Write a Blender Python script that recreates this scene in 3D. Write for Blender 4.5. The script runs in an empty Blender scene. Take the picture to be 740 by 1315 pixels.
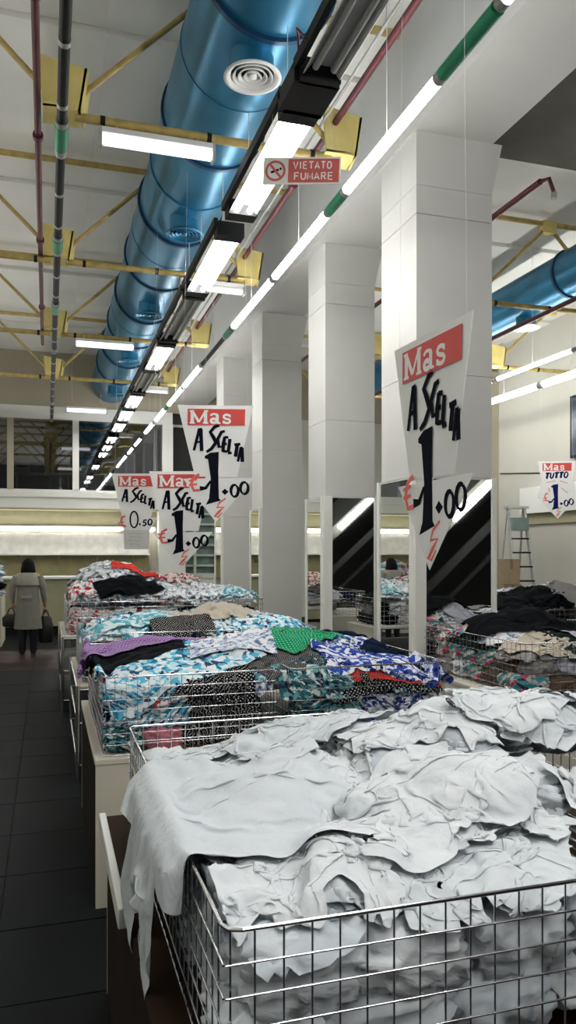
import bpy, bmesh, math, random, time
import numpy as np
from mathutils import Vector, Matrix, noise as mnoise
T0 = time.time()
R = math.radians
scene = bpy.context.scene
COL = scene.collection
HC = 1.65                                   # eye height

# ------------------------------------------------------------------ camera
cam_d = bpy.data.cameras.new('camera'); cam = bpy.data.objects.new('camera', cam_d); COL.objects.link(cam)
cam_d.sensor_fit = 'VERTICAL'; cam_d.sensor_height = 24.0
cam_d.lens = 24.0*1000/1315
cam_d.shift_y = (708-657.5)/1315
cam_d.clip_start = .05; cam_d.clip_end = 100
YAW = math.atan(.3095)
cam.location = (0, 0, HC); cam.rotation_euler = (R(90), 0, -YAW)
scene.camera = cam
scene.view_settings.view_transform = 'Standard'; scene.view_settings.look = 'None'
scene.view_settings.gamma = 1.0; scene.view_settings.use_curve_mapping = False
scene.view_settings.exposure = 1.38
# ------------------------------------------------------------------ world: faint ambient fill added around the closed hall
W = bpy.data.worlds.new('world'); scene.world = W; W.use_nodes = True
W.node_tree.nodes['Background'].inputs[0].default_value = (.55, .62, .7, 1)
W.node_tree.nodes['Background'].inputs[1].default_value = .25
TUBE = 13.0                                  # strength of the bright tubes
TUBE_SOFT = .55

# ------------------------------------------------------------------ materials
MATS = {}
def nt(name):
    m = bpy.data.materials.new(name); m.use_nodes = True
    n = m.node_tree.nodes; b = n['Principled BSDF']
    return m, n, m.node_tree.links, b
def mat(name, col, rough=.6, metal=0, var=.12, scale=6, bump=.0, bscale=60, spec=.5, coord='Object', sub=None):
    if name in MATS: return MATS[name]
    m, n, l, b = nt(name)
    tc = n.new('ShaderNodeTexCoord'); no = n.new('ShaderNodeTexNoise')
    no.inputs['Scale'].default_value = scale; no.inputs['Detail'].default_value = 5
    l.new(tc.outputs[coord], no.inputs['Vector'])
    cr = n.new('ShaderNodeValToRGB')
    c0 = [max(0, c*(1-var)) for c in col]; c1 = [min(1, c*(1+var)) for c in col]
    cr.color_ramp.elements[0].position = .3; cr.color_ramp.elements[1].position = .7
    cr.color_ramp.elements[0].color = (*c0, 1); cr.color_ramp.elements[1].color = (*c1, 1)
    l.new(no.outputs['Fac'], cr.inputs[0]); l.new(cr.outputs[0], b.inputs['Base Color'])
    b.inputs['Roughness'].default_value = rough; b.inputs['Metallic'].default_value = metal
    b.inputs['Specular IOR Level'].default_value = spec
    if bump:
        n2 = n.new('ShaderNodeTexNoise'); n2.inputs['Scale'].default_value = bscale; n2.inputs['Detail'].default_value = 4
        l.new(tc.outputs[coord], n2.inputs['Vector'])
        bp = n.new('ShaderNodeBump'); bp.inputs['Strength'].default_value = bump; bp.inputs['Distance'].default_value = .01
        l.new(n2.outputs['Fac'], bp.inputs['Height']); l.new(bp.outputs[0], b.inputs['Normal'])
    MATS[name] = m; return m
def emit(name, col, s):
    if name in MATS: return MATS[name]
    m, n, l, b = nt(name)
    b.inputs['Base Color'].default_value = (*[c*.8 for c in col], 1)
    b.inputs['Emission Color'].default_value = (*col, 1); b.inputs['Emission Strength'].default_value = s
    MATS[name] = m; return m
def cloth_bump(n, l, b, amt=.25, sc=22):
    tc = n.new('ShaderNodeTexCoord')
    a = n.new('ShaderNodeTexNoise'); a.inputs['Scale'].default_value = sc; a.inputs['Detail'].default_value = 6; a.inputs['Distortion'].default_value = .8
    l.new(tc.outputs['UV'], a.inputs['Vector'])
    bp = n.new('ShaderNodeBump'); bp.inputs['Strength'].default_value = amt; bp.inputs['Distance'].default_value = .012
    l.new(a.outputs['Fac'], bp.inputs['Height']); l.new(bp.outputs[0], b.inputs['Normal'])
    b.inputs['Roughness'].default_value = .95; b.inputs['Specular IOR Level'].default_value = .08
def cloth(name, col, amt=.38):
    if name in MATS: return MATS[name]
    m, n, l, b = nt(name); b.inputs['Base Color'].default_value = (*col, 1)
    cloth_bump(n, l, b, amt); MATS[name] = m; return m
def polka(name, base, dot, per_m=60, rad=.28):
    if name in MATS: return MATS[name]
    m, n, l, b = nt(name)
    tc = n.new('ShaderNodeTexCoord'); mp = n.new('ShaderNodeMapping'); mp.inputs['Rotation'].default_value = (0, 0, .78)
    l.new(tc.outputs['UV'], mp.inputs[0])
    s = n.new('ShaderNodeVectorMath'); s.operation = 'SCALE'; s.inputs['Scale'].default_value = per_m; l.new(mp.outputs[0], s.inputs[0])
    f = n.new('ShaderNodeVectorMath'); f.operation = 'FRACTION'; l.new(s.outputs[0], f.inputs[0])
    d = n.new('ShaderNodeVectorMath'); d.operation = 'SUBTRACT'; d.inputs[1].default_value = (.5, .5, 0); l.new(f.outputs[0], d.inputs[0])
    ml = n.new('ShaderNodeVectorMath'); ml.operation = 'MULTIPLY'; ml.inputs[1].default_value = (1, 1, 0); l.new(d.outputs[0], ml.inputs[0])
    ln = n.new('ShaderNodeVectorMath'); ln.operation = 'LENGTH'; l.new(ml.outputs[0], ln.inputs[0])
    lt = n.new('ShaderNodeMath'); lt.operation = 'LESS_THAN'; lt.inputs[1].default_value = rad; l.new(ln.outputs['Value'], lt.inputs[0])
    mx = n.new('ShaderNodeMix'); mx.data_type = 'RGBA'; l.new(lt.outputs[0], mx.inputs['Factor'])
    mx.inputs['A'].default_value = (*base, 1); mx.inputs['B'].default_value = (*dot, 1)
    l.new(mx.outputs['Result'], b.inputs['Base Color']); cloth_bump(n, l, b); MATS[name] = m; return m
def floral(name, cols, scale=28, distort=.6):
    """cols: list of (share, colour): constant ramp over the cells of a distorted voronoi print"""
    if name in MATS: return MATS[name]
    m, n, l, b = nt(name)
    tc = n.new('ShaderNodeTexCoord')
    no = n.new('ShaderNodeTexNoise'); no.inputs['Scale'].default_value = scale*.6; l.new(tc.outputs['UV'], no.inputs['Vector'])
    sc = n.new('ShaderNodeVectorMath'); sc.operation = 'SCALE'; sc.inputs['Scale'].default_value = distort/scale*3; l.new(no.outputs['Color'], sc.inputs[0])
    ad = n.new('ShaderNodeVectorMath'); ad.operation = 'ADD'; l.new(tc.outputs['UV'], ad.inputs[0]); l.new(sc.outputs[0], ad.inputs[1])
    vo = n.new('ShaderNodeTexVoronoi'); vo.inputs['Scale'].default_value = scale; l.new(ad.outputs[0], vo.inputs['Vector'])
    sp = n.new('ShaderNodeSeparateColor'); l.new(vo.outputs['Color'], sp.inputs[0])
    cr = n.new('ShaderNodeValToRGB'); cr.color_ramp.interpolation = 'CONSTANT'
    e = cr.color_ramp.elements; pos = 0
    for i, (sh, c) in enumerate(cols):
        el = e[i] if i < 2 else e.new(pos)
        el.position = pos; el.color = (*c, 1); pos += sh
    l.new(sp.outputs[0], cr.inputs[0]); l.new(cr.outputs[0], b.inputs['Base Color']); cloth_bump(n, l, b); MATS[name] = m; return m

WHITE = (.74, .75, .72); BLACKC = (.014, .018, .022)
M_wall = mat('wall_paint', (.60, .60, .54), .8, var=.05, scale=1.2, bump=.1, bscale=30)
M_wallw = mat('white_paint', (.72, .72, .68), .7, var=.04, scale=1.5)
M_beige = mat('beige_render', (.42, .38, .29), .85, var=.08, scale=1)
M_clad = mat('column_cladding', (.56, .555, .53), .55, var=.04, scale=1.6, bump=.05, bscale=8)
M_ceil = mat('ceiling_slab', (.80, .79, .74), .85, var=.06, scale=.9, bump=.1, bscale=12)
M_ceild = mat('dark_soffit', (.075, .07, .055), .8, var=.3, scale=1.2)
M_yel = mat('yellow_steel', (.46, .34, .11), .5, var=.25, scale=9)
M_yelp = mat('yellow_plate', (.70, .57, .20), .55, var=.15, scale=4)
M_red = mat('maroon_pipe', (.11, .02, .026), .5, var=.3, scale=7)
M_duct = mat('blue_duct_metal', (.028, .19, .34), .32, metal=.5, var=.22, scale=2.2, bump=.08, bscale=3)
M_ductd = mat('dark_blue_flange', (.012, .06, .14), .4, metal=.4)
M_green = mat('green_sleeve', (.02, .36, .17), .35)
M_black = mat('black_metal', (.010, .011, .013), .5, var=.3, spec=.25)
M_grey = mat('grey_metal', (.42, .42, .40), .45, metal=.3)
M_wht = mat('white_enamel', (.74, .74, .72), .4, var=.03)
M_chrome = mat('chrome_wire', (.72, .72, .76), .17, metal=1, var=.03)
M_alu = mat('aluminium', (.50, .52, .50), .4, metal=.6)
M_paper = mat('sign_paper', (.80, .80, .79), .6, var=.03, scale=3)
M_paperb = mat('sign_paper_back', (.62, .62, .60), .6, var=.03, scale=3)
M_ink = mat('black_ink', (.004, .005, .012), .8, var=.1, spec=.1)
M_navy_ink = mat('navy_ink', (.005, .01, .08), .8, var=.1, spec=.1)
M_redp = mat('red_print', (.62, .06, .05), .5, var=.08)
M_redm = mat('red_marker', (.80, .13, .10), .5, var=.08)
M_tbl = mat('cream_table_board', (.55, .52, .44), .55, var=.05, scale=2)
M_brown_shade = mat('brown_shade_table_side', (.022, .016, .013), .85, spec=.08, var=.3, scale=3)  # brown of the front table; painted shade on the second row's table side
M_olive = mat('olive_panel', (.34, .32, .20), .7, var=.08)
M_str = mat('nylon_string', (.7, .7, .7), .5)
M_tube = emit('lit_tube', (1.0, .985, .95), TUBE)
M_tubes = emit('soft_tube', (.96, .97, 1.0), TUBE_SOFT)
M_mirror = mat('mirror', (.80, .82, .80), .015, metal=1, var=.01)
M_skin = mat('skin', (.45, .28, .2), .6)
M_hair = mat('black_hair', (.004, .004, .005), .7, var=.4, scale=40, spec=.15)

# ------------------------------------------------------------------ mesh helpers
class MB:
    def __init__(s): s.v = []; s.f = []; s.sm = []
    def add(s, vs, fs, smooth=False):
        k = len(s.v); s.v += [tuple(v) for v in vs]
        s.f += [tuple(i+k for i in f) for f in fs]; s.sm += [smooth]*len(fs)
    def box(s, x0, y0, z0, x1, y1, z1):
        v = [(x, y, z) for z in (z0, z1) for y in (y0, y1) for x in (x0, x1)]
        s.add(v, [(0, 2, 3, 1), (4, 5, 7, 6), (0, 1, 5, 4), (2, 6, 7, 3), (0, 4, 6, 2), (1, 3, 7, 5)])
    def tube(s, pts, r, seg=8, caps=True, smooth=True):
        pts = [Vector(p) for p in pts]; rs = r if isinstance(r, (list, tuple)) else [r]*len(pts)
        vs = []; fs = []; up = None
        for i, p in enumerate(pts):
            d = (pts[min(i+1, len(pts)-1)] - pts[max(i-1, 0)]).normalized()
            if up is None:
                up = Vector((0, 0, 1)) if abs(d.z) < .9 else Vector((1, 0, 0))
            a = d.cross(up).normalized(); b_ = a.cross(d).normalized(); up = b_
            for k in range(seg):
                t = 2*math.pi*k/seg
                vs.append(p + (a*math.cos(t) + b_*math.sin(t))*rs[i])
        for i in range(len(pts)-1):
            for k in range(seg):
                fs.append((i*seg+k, i*seg+(k+1) % seg, (i+1)*seg+(k+1) % seg, (i+1)*seg+k))
        s.add(vs, fs, smooth)
        if caps:
            s.add(vs[:seg], [tuple(range(seg))[::-1]]); s.add(vs[-seg:], [tuple(range(seg))])
    def lathe(s, prof, cx, cy, seg=24, axis='z', smooth=True):
        vs = []; fs = []
        for (r, z) in prof:
            for k in range(seg):
                t = 2*math.pi*k/seg; vs.append((cx+r*math.cos(t), cy+r*math.sin(t), z))
        for i in range(len(prof)-1):
            for k in range(seg): fs.append((i*seg+k, i*seg+(k+1) % seg, (i+1)*seg+(k+1) % seg, (i+1)*seg+k))
        s.add(vs, fs, smooth)
    def mesh(s, name, m=None):
        me = bpy.data.meshes.new(name); me.from_pydata(s.v, [], s.f)
        me.polygons.foreach_set('use_smooth', s.sm)
        if m: me.materials.append(m)
        me.update(); return me
    def build(s, name, m, parent=None, loc=None, bevel=0):
        o = bpy.data.objects.new(name, s.mesh(name, m)); COL.objects.link(o)
        if parent: o.parent = parent
        if loc: o.location = loc
        if bevel:
            bv = o.modifiers.new('bevel', 'BEVEL'); bv.width = bevel; bv.segments = 2; bv.limit_method = 'ANGLE'
        return o
def tag(o, label=None, cat=None, group=None, kind=None):
    if label: o['label'] = label
    if cat: o['category'] = cat
    if group: o['group'] = group
    if kind: o['kind'] = kind
    return o
def empty(name, loc=(0, 0, 0), rz=0, label=None, cat=None, group=None, kind=None):
    o = bpy.data.objects.new(name, None); o.empty_display_size = .1; COL.objects.link(o)
    o.location = loc; o.rotation_euler = (0, 0, rz); return tag(o, label, cat, group, kind)
def link_mesh(name, me, parent=None, loc=(0, 0, 0), rot=(0, 0, 0), m=None):
    o = bpy.data.objects.new(name, me); COL.objects.link(o); o.parent = parent; o.location = loc; o.rotation_euler = rot
    if m:
        o.material_slots[0].link = 'OBJECT'; o.material_slots[0].material = m
    return o
def boxo(name, m, b, parent=None, bevel=0):
    q = MB(); q.box(*b); return q.build(name, m, parent, bevel=bevel)

# ================================================================== SETTING
XL, XR, YB, YF, ZC = -4.0, 9.5, -5.5, 18.6, 6.2
M_floor = mat('dark_floor_tiles', (.0045, .0065, .008), .55, var=.35, scale=1.4, bump=.05, bscale=4, spec=.1)
fl = MB(); fl.box(XL-.2, YB-.2, -.3, XR+.2, YF+2.6, -.012); fl = tag(fl.build('floor', mat('floor_joint', (.004, .005, .006), .7)), kind='structure')
tm = MB(); tm.box(-.296, -.296, -.012, .296, .296, 0); tm = tm.mesh('floor_tile', M_floor)
M_floor2 = mat('red_brown_floor_tiles', (.022, .007, .006), .5, var=.35, scale=1.4, spec=.25)
rnd = random.Random(5)
for j in range(0, 31):
    for i in range(-3, 2):
        o = link_mesh('floor_tile', tm, fl, (i*.6+.1, .3+j*.6, rnd.uniform(-.0012, 0)))
        if (j in (19, 20, 21) or (j == 22 and i > -2)):
            o.material_slots[0].link = 'OBJECT'; o.material_slots[0].material = M_floor2
rest = MB(); rest.box(XL-.2, YB-.2, -.012, -2.0, YF+.5, -.001); rest.box(1.0, YB-.2, -.012, XR+.2, YF+.5, -.001); rest.box(-2, YB-.2, -.012, 1, -.01, -.001)
rest.build('floor_area', M_floor, fl)
ce = tag(boxo('ceiling', M_ceil, (XL-.2, YB-.2, ZC+.14, XR+.2, YF+2.6, ZC+.4)), kind='structure')
pm = MB(); pm.box(-.7493, -.772, 0, .7493, .772, .14); pm = pm.mesh('ceiling_panel', M_ceil)
rm = MB(); rm.box(-.30, -.0, 0, .30, 1.3, .06); 
for i in range(9):
    for j in range(16):
        link_mesh('ceiling_panel', pm, ce, (XL+.75+i*1.5, YB+.78+j*1.555, ZC + (.0 if (j % 2) else -.05)))
tag(boxo('wall_left', M_wall, (XL-.2, YB, 0, XL, YF, ZC+.1)), kind='structure')
tag(boxo('wall_right', mat('right_wall_paint', (.50, .49, .43), .8, var=.04, scale=1.1), (XR, YB, 0, XR+.2, YF, ZC+.1)), kind='structure')
tag(boxo('wall_back', mat('back_wall_dark', (.10, .10, .095), .8, var=.15, scale=1), (XL, YB-.2, 0, XR, YB, ZC+.1)), kind='structure')
# far wall with the mezzanine windows, the dark opening and the louvred window
wf = tag(empty('wall_far'), kind='structure')
def wfp(n_, m, *b): return boxo(n_, m, b, wf)
wfp('upper_wall', M_beige, XL, YF, 4.95, XR, YF+.3, ZC+.1)
wfp('lintel', M_wallw, XL, YF-.06, 4.66, 2.86, YF+.3, 4.95)
wfp('sill_beam', M_wallw, XL, YF-.35, 2.62, 2.78, YF+.3, 3.02)
wfp('sill_step', M_wallw, XL, YF-.40, 2.86, 2.78, YF-.35, 2.98)
wfp('pier', M_wallw, 2.5, YF-.3, 0, 3.12, YF+.3, 2.62)
wfp('pier', M_wallw, 2.62, YF-.12, 3.02, 2.86, YF+.3, 4.66)
wfp('lower_wall', mat('lower_wall_cream', (.55, .52, .42), .8, var=.05, scale=1), XL, YF+.1, 0, 2.5, YF+.3, 2.62)
wfp('recess_shade_strip', M_olive, XL, YF+.06, 2.26, 2.5, YF+.1, 2.58)  # olive strip paints the shade on the wall below the sill beam
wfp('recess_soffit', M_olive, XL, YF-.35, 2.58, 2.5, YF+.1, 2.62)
wfp('right_wall_part', M_wall, 4.15, YF, 0, XR, YF+.3, 4.95)
wfp('parapet', M_wallw, 2.86, YF, 0, 4.15, YF+.3, 1.0)
wfp('mid_lintel', M_wallw, 3.12, YF, 2.78, 4.15, YF+.3, 3.0)
M_dark = mat('unlit_room', (.02, .022, .022), .8)
# room behind the mezzanine glass
bk = tag(empty('wall_mezzanine'), kind='structure')
boxo('back_wall', mat('office_wall', (.13, .12, .10), .8, var=.2), (XL, YF+2.3, 2.6, 4.2, YF+2.4, 5.0), bk)
boxo('office_floor', M_dark, (XL, YF+.3, 2.8, 4.2, YF+2.4, 2.95), bk)
boxo('office_ceiling', M_dark, (XL, YF+.3, 4.9, 4.2, YF+2.4, 5.0), bk)
boxo('side_wall', M_dark, (4.15, YF+.3, 0, 4.3, YF+2.4, 5.0), bk)
boxo('lower_back_wall', M_dark, (2.9, YF+1.2, 0, 4.2, YF+1.3, 2.8), bk)
t = empty('office_desk', (-.2, YF+.75, 2.95), 0, 'pale desk behind the mezzanine glass left of the mullion', 'desk')
boxo('desk_top', mat('pale_desk', (.5, .48, .36), .6), (-.55, -.25, .50, .75, .25, .54), t)
for x in (-.5, .66): boxo('leg', mat('pale_desk', (.5, .5, .4)), (x, -.2, 0, x+.05, .2, .5), t)
t = empty('machine_case', (-.55, YF+.7, 3.49), 0, 'beige rounded machine case standing on the mezzanine desk', 'machine')
boxo('case', mat('beige_case', (.55, .50, .34), .6), (-.17, -.18, 0, .17, .18, .26), t, bevel=.05); boxo('paper_slot', M_black, (-.12, -.19, .12, .12, -.175, .15), t)
gm, n, l, b = nt('mezzanine_glass')
for q in list(n):
    if q.type != 'OUTPUT_MATERIAL': n.remove(q)
out = [q for q in n if q.type == 'OUTPUT_MATERIAL'][0]
g_ = n.new('ShaderNodeBsdfGlossy'); g_.inputs['Roughness'].default_value = .02; g_.inputs['Color'].default_value = (.9, .9, .95, 1)
t_ = n.new('ShaderNodeBsdfTransparent'); t_.inputs['Color'].default_value = (.55, .6, .6, 1)
fr = n.new('ShaderNodeFresnel'); fr.inputs[0].default_value = 2.3
mx = n.new('ShaderNodeMixShader'); l.new(fr.outputs[0], mx.inputs[0]); l.new(t_.outputs[0], mx.inputs[1]); l.new(g_.outputs[0], mx.inputs[2]); l.new(mx.outputs[0], out.inputs[0])
M_glass = gm
w1 = tag(empty('window_1'), kind='structure')
xs = [XL, -.80, .62, 2.62]
for a, b_ in zip(xs[:-1], xs[1:]): boxo('pane', M_glass, (a+.04, YF+.02, 3.02, b_-.0, YF+.03, 4.66), w1)
boxo('mullion', M_wallw, (.56, YF-.05, 3.02, .70, YF+.08, 4.66), w1)
boxo('mullion', M_beige, (-.86, YF-.05, 3.02, -.72, YF+.08, 4.66), w1)
boxo('frame_bottom', M_wallw, (XL, YF-.05, 3.0, 2.62, YF+.08, 3.06), w1)
w2 = tag(empty('window_2'), kind='structure')
boxo('pane', mat('black_opening', (.006, .007, .008), .5), (2.86, YF+.1, 3.0, 4.15, YF+.11, 4.95), w2)
boxo('transom', M_grey, (2.86, YF-.0, 4.62, 4.15, YF+.08, 4.68), w2)
w3 = tag(empty('window_3'), kind='structure')
M_gg = mat('grey_green_glass', (.20, .27, .24), .25, var=.2)
boxo('pane', M_gg, (3.16, YF+.2, 1.05, 4.12, YF+.22, 2.78), w3)
for k in range(6): boxo('slat', mat('pale_slat', (.42, .48, .42), .5), (3.2, YF+.06, 1.28+k*.25, 4.1, YF+.18, 1.33+k*.25), w3)
for x in (3.12, 3.38, 3.92, 4.10): boxo('window_post', mat('pale_green_post', (.48, .52, .45), .5), (x, YF-.02, 1.0, x+.06, YF+.1, 2.8), w3)
boxo('window_rail', mat('pale_green_post', (.5, .5, .5)), (3.12, YF-.03, 1.0, 4.16, YF+.1, 1.12), w3)

# concrete beam over the columns
tag(boxo('trim_beam', M_clad, (2.93, YB, 5.17, 3.68, YF, ZC+.12)), kind='structure')
# dark lowered soffit and white down-stand in the right bay
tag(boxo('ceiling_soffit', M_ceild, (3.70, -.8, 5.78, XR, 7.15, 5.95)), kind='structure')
tag(boxo('trim_downstand', M_ceil, (3.70, 7.16, 5.95, XR, 7.5, ZC+.1)), kind='structure')
# ledge and cable on the right wall
tag(boxo('trim_ledge', M_wallw, (XR-.14, 9.0, 2.42, XR, 14.0, 2.95)), kind='structure')
tag(boxo('trim_ledge', M_olive, (XR-.05, 9.0, 2.2, XR, 14.0, 2.41)), kind='structure')
tag(boxo('trim_pilaster', M_beige, (XR-.25, 15.0, 0, XR, 15.35, 5.6)), kind='structure')
cb = MB(); cb.tube([(XR-.02, 14.9, 3.35), (XR-.02, 13.4, 3.22), (XR-.02, 12.9, 3.2)], .012, 6)
tag(cb.build('wall_cable', M_black), 'thin dark cable running along the cream right wall', 'cable')

# ------------------------------------------------------------------ columns
def column(x0, y0, w, dpt, label, mirror_front, mirror_left, ztop=5.17):
    c = empty('column', (x0+w/2, y0+dpt/2, 0), 0, label, 'column', 'white clad columns in a row')
    hw, hd = w/2, dpt/2
    zs = [0, 2.28, 3.15, 4.48, ztop-.45]
    for a, b_ in zip(zs[:-1], zs[1:]): boxo('cladding_panel', M_clad, (-hw, -hd, a+.002, hw, hd, b_-.002), c, bevel=.002)
    boxo('core', M_clad, (-hw+.012, -hd+.012, 0, hw-.012, hd-.012, ztop-.01), c)
    # flared capital
    q = MB(); e = .10
    q.add([(-hw, -hd, ztop-.45), (hw, -hd, ztop-.45), (hw, hd, ztop-.45), (-hw, hd, ztop-.45),
           (-hw, -hd, ztop), (hw+e, -hd, ztop), (hw+e, hd, ztop), (-hw, hd, ztop)],
          [(0, 3, 2, 1), (4, 5, 6, 7), (0, 1, 5, 4), (1, 2, 6, 5), (2, 3, 7, 6), (3, 0, 4, 7)])
    q.build('capital', M_clad, c)
    if mirror_front:
        fr_ = boxo('front_mirror', M_mirror, (-hw+.07, -hd-.03, .4, hw-.02, -hd-.022, 2.26), c)
        q = MB(); q.box(-hw-.03, -hd-.045, .3, -hw+.07, -hd, 2.28); q.box(hw-.02, -hd-.045, .3, hw+.02, -hd, 2.28); q.box(-hw+.07, -hd-.045, .3, hw-.02, -hd, .4)
        q.build('mirror_frame', M_wallw, fr_)
    if mirror_left:
        fr_ = boxo('side_mirror', M_mirror, (-hw-.028, -hd+.06, .4, -hw-.02, hd-.02, 2.26), c)
        q = MB(); q.box(-hw-.04, -hd, .3, -hw, -hd+.06, 2.28); q.box(-hw-.04, hd-.02, .3, -hw, hd+.02, 2.28); q.box(-hw-.04, -hd, .3, -hw, hd, .4)
        q.build('mirror_frame', M_wallw, fr_)
    return c
column(2.95, 5.9, .72, .71, 'nearest and widest white clad column, tall mirrors on its lower half', 1, 1)
column(3.03, 8.35, .61, .6, 'second white clad column from the camera, mirror reflecting a tube', 1, 1)
column(3.03, 11.07, .61, .6, 'third white clad column, plain pale front and narrow side mirror', 0, 1)
column(3.05, 13.8, .61, .6, 'farthest white clad column, mostly hidden behind the third', 0, 1)

# ------------------------------------------------------------------ roof trusses
TR = [3.03+3.1*k for k in range(6)]
def truss(y, nodes, tops, x0, x1, bottoms, label, grp):
    t = empty('roof_truss', (0, y, 4.95), 0, label, 'truss', grp)
    q = MB(); q.tube([(x0, 0, 1.15), (x1, 0, 1.15)], .035); q.build('top_chord', M_yel, t)
    for (a, b_) in bottoms:
        q = MB(); q.tube([(a+.08, 0, 0), (b_-.08, 0, 0)], .035); q.build('bottom_chord', M_yel, t)
        for s_ in (.1, .5, .92):
            q = MB(); xx = a+.08+(b_-a-.16)*s_; q.tube([(xx-.018, 0, 0), (xx+.018, 0, 0)], .041); q.build('clamp', M_black, t)
    for nx in nodes:
        # folded gusset: two plates making an open wedge above the node
        q = MB()
        q.add([(nx-.15, -.09, .0), (nx+.12, -.09, .02), (nx+.17, -.09, .33), (nx-.18, -.09, .38),
               (nx-.15, -.07, .0), (nx+.12, -.07, .02), (nx+.17, -.07, .33), (nx-.18, -.07, .38)],
              [(0, 1, 2, 3), (7, 6, 5, 4), (0, 4, 5, 1), (1, 5, 6, 2), (2, 6, 7, 3), (3, 7, 4, 0)])
        q.box(nx-.15, -.09, .0, nx+.12, .16, .02)
        q.add([(nx+.10, -.09, 0), (nx+.14, .16, 0), (nx+.19, .16, .33), (nx+.15, -.09, .33), (nx+.12, -.09, 0), (nx+.16, .16, 0), (nx+.21, .16, .33), (nx+.17, -.09, .33)],
              [(0, 1, 2, 3), (7, 6, 5, 4), (0, 4, 5, 1), (1, 5, 6, 2), (2, 6, 7, 3), (3, 7, 4, 0)])
        q.build('gusset_plate', M_yelp, t)
        for tx in tops:
            if abs(tx-nx) < 1.35:
                q = MB(); q.tube([(nx, .03, .06), (tx, .0, 1.13)], .024); q.build('diagonal_strut', M_yel, t)
    for tx in tops:
        q = MB(); q.box(tx-.1, -.05, 1.02, tx+.1, .05, 1.18); q.build('top_gusset', M_yelp, t)
ordn = ['truss nearest the camera', 'second', 'third', 'fourth', 'fifth', 'farthest']
for k, y in enumerate(TR):
    if y > YF-.4: continue
    truss(y, [-2.1, .12, 2.35], [-1.0, 1.23], -3.6, 2.9, [(.12, 2.35)] if k < 2 else [(-2.1, .12), (.12, 2.35)],
          'yellow tubular roof truss %s over the aisle' % ['just overhead', 'above the no smoking sign', 'second beyond the no smoking sign', 'third beyond the no smoking sign', 'fourth beyond the no smoking sign'][k], 'yellow roof trusses over the aisle')
    if k >= 2:
        truss(y-.15, [5.4, 7.65], [4.4, 6.52, 8.8], 3.75, XR-.05, [(5.4, 7.65), (7.65, 9.4)],
              'yellow tubular roof truss in the right bay, %s' % ['nearest', 'second nearest', 'third nearest'][k-2], 'yellow roof trusses of the right bay')

# ------------------------------------------------------------------ pipes
def pipe(name, pts, r, m, label, cat='pipe', extra=None):
    q = MB(); q.tube(pts, r, 10); t = empty(name, (0, 0, 0), 0, label, cat); q.build('pipe_run', m, t)
    for e in (extra or []):
        q = MB(); q.tube(e[0], e[1], 10); q.build(e[2], e[3], t)
    return t
cl = [([(-.07, y-.03, 5.0), (-.07, y+.03, 5.0)], .042, 'coupling', M_red) for y in (3.6, 4.9, 6.6, 8.8, 11.2)]
pipe('sprinkler_pipe', [(-.07, 1, 5.0), (-.07, 13.2, 5.0)], .026, M_red, 'dark red pipe hung left of the black track', extra=cl)
pipe('sprinkler_pipe', [(2.28, 1, 5.2), (2.28, 16, 5.2)], .028, M_red, 'dark red pipe between the lamp row and the concrete beam', extra=[([(2.28, y-.03, 5.2), (2.28, y+.03, 5.2)], .04, 'coupling', M_red) for y in (4.4, 7.2, 10.2)])
pipe('conduit_pipe', [(2.18, 1, 5.2), (2.18, 16, 5.2)], .012, M_grey, 'thin grey conduit beside the dark red pipe')
pipe('sprinkler_pipe', [(4.58, 6.5, 5.24), (4.58, 15, 5.24)], .032, M_red, 'short dark red pipe end with drop beyond the nearest column',
     extra=[([(4.58, 6.5, 5.24), (4.62, 6.42, 5.24), (4.66, 6.40, 5.1)], .02, 'drop_elbow', M_red), ([(4.66, 6.40, 5.1), (4.66, 6.40, 5.04)], .03, 'sprinkler_head', M_grey)])
pipe('sprinkler_pipe', [(6.2, 7.5, 4.75), (6.2, 17, 4.75)], .03, M_red, 'dark red pipe below the blue duct of the right bay')

# ------------------------------------------------------------------ blue ducts
def duct(cx, cz, r, y0, y1, joints, outs, label, thin=()):
    t = empty('air_duct', (cx, y0, cz), 0, label, 'duct')
    ys = [y0]+[j for j in joints if y0 < j < y1]+[y1]
    for i, (a, b_) in enumerate(zip(ys[:-1], ys[1:])):
        rr = r*(1 if i % 2 == 0 else .985)
        q = MB(); q.tube([(0, a-y0, 0), (0, b_-y0, 0)], rr, 48); q.build('duct_section', M_duct, t)
    for j in ys[1:-1]:
        q = MB(); q.tube([(0, j-y0-.022, 0), (0, j-y0+.022, 0)], r+.022, 48); q.build('flange', M_ductd, t)
    for j in thin:
        q = MB(); q.tube([(0, j-y0-.008, 0), (0, j-y0+.008, 0)], r+.006, 48); q.build('seam_ring', M_duct, t)
    for (yy, dx, m) in outs:
        zb = -math.sqrt(max(r*r-dx*dx, 0))
        dr = .20
        q = MB(); q.lathe([(.15, zb+.1), (.15, zb-.10)], dx, yy-y0, 24); nk = q.build('outlet_neck', M_duct, t)
        q = MB(); q.lathe([(.15, zb-.09), (dr, zb-.12), (dr+.005, zb-.13), (dr-.02, zb-.135), (.155, zb-.115)], dx, yy-y0, 32)
        di = q.build('diffuser', m, t)
        for rr_ in (.145, .105, .065):
            q = MB(); q.lathe([(rr_-.022, zb-.095), (rr_, zb-.125), (rr_-.006, zb-.130), (rr_-.026, zb-.105)], dx, yy-y0, 28); q.build('diffuser_ring', m, di)
        q = MB(); q.lathe([(.0, zb-.128), (.03, zb-.126), (.03, zb-.10)], dx, yy-y0, 16); q.build('diffuser_hub', m, di)
        q = MB(); q.lathe([(.0, zb-.09), (.15, zb-.09)], dx, yy-y0, 24); q.build('outlet_throat', M_black, di)
    return t
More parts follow.
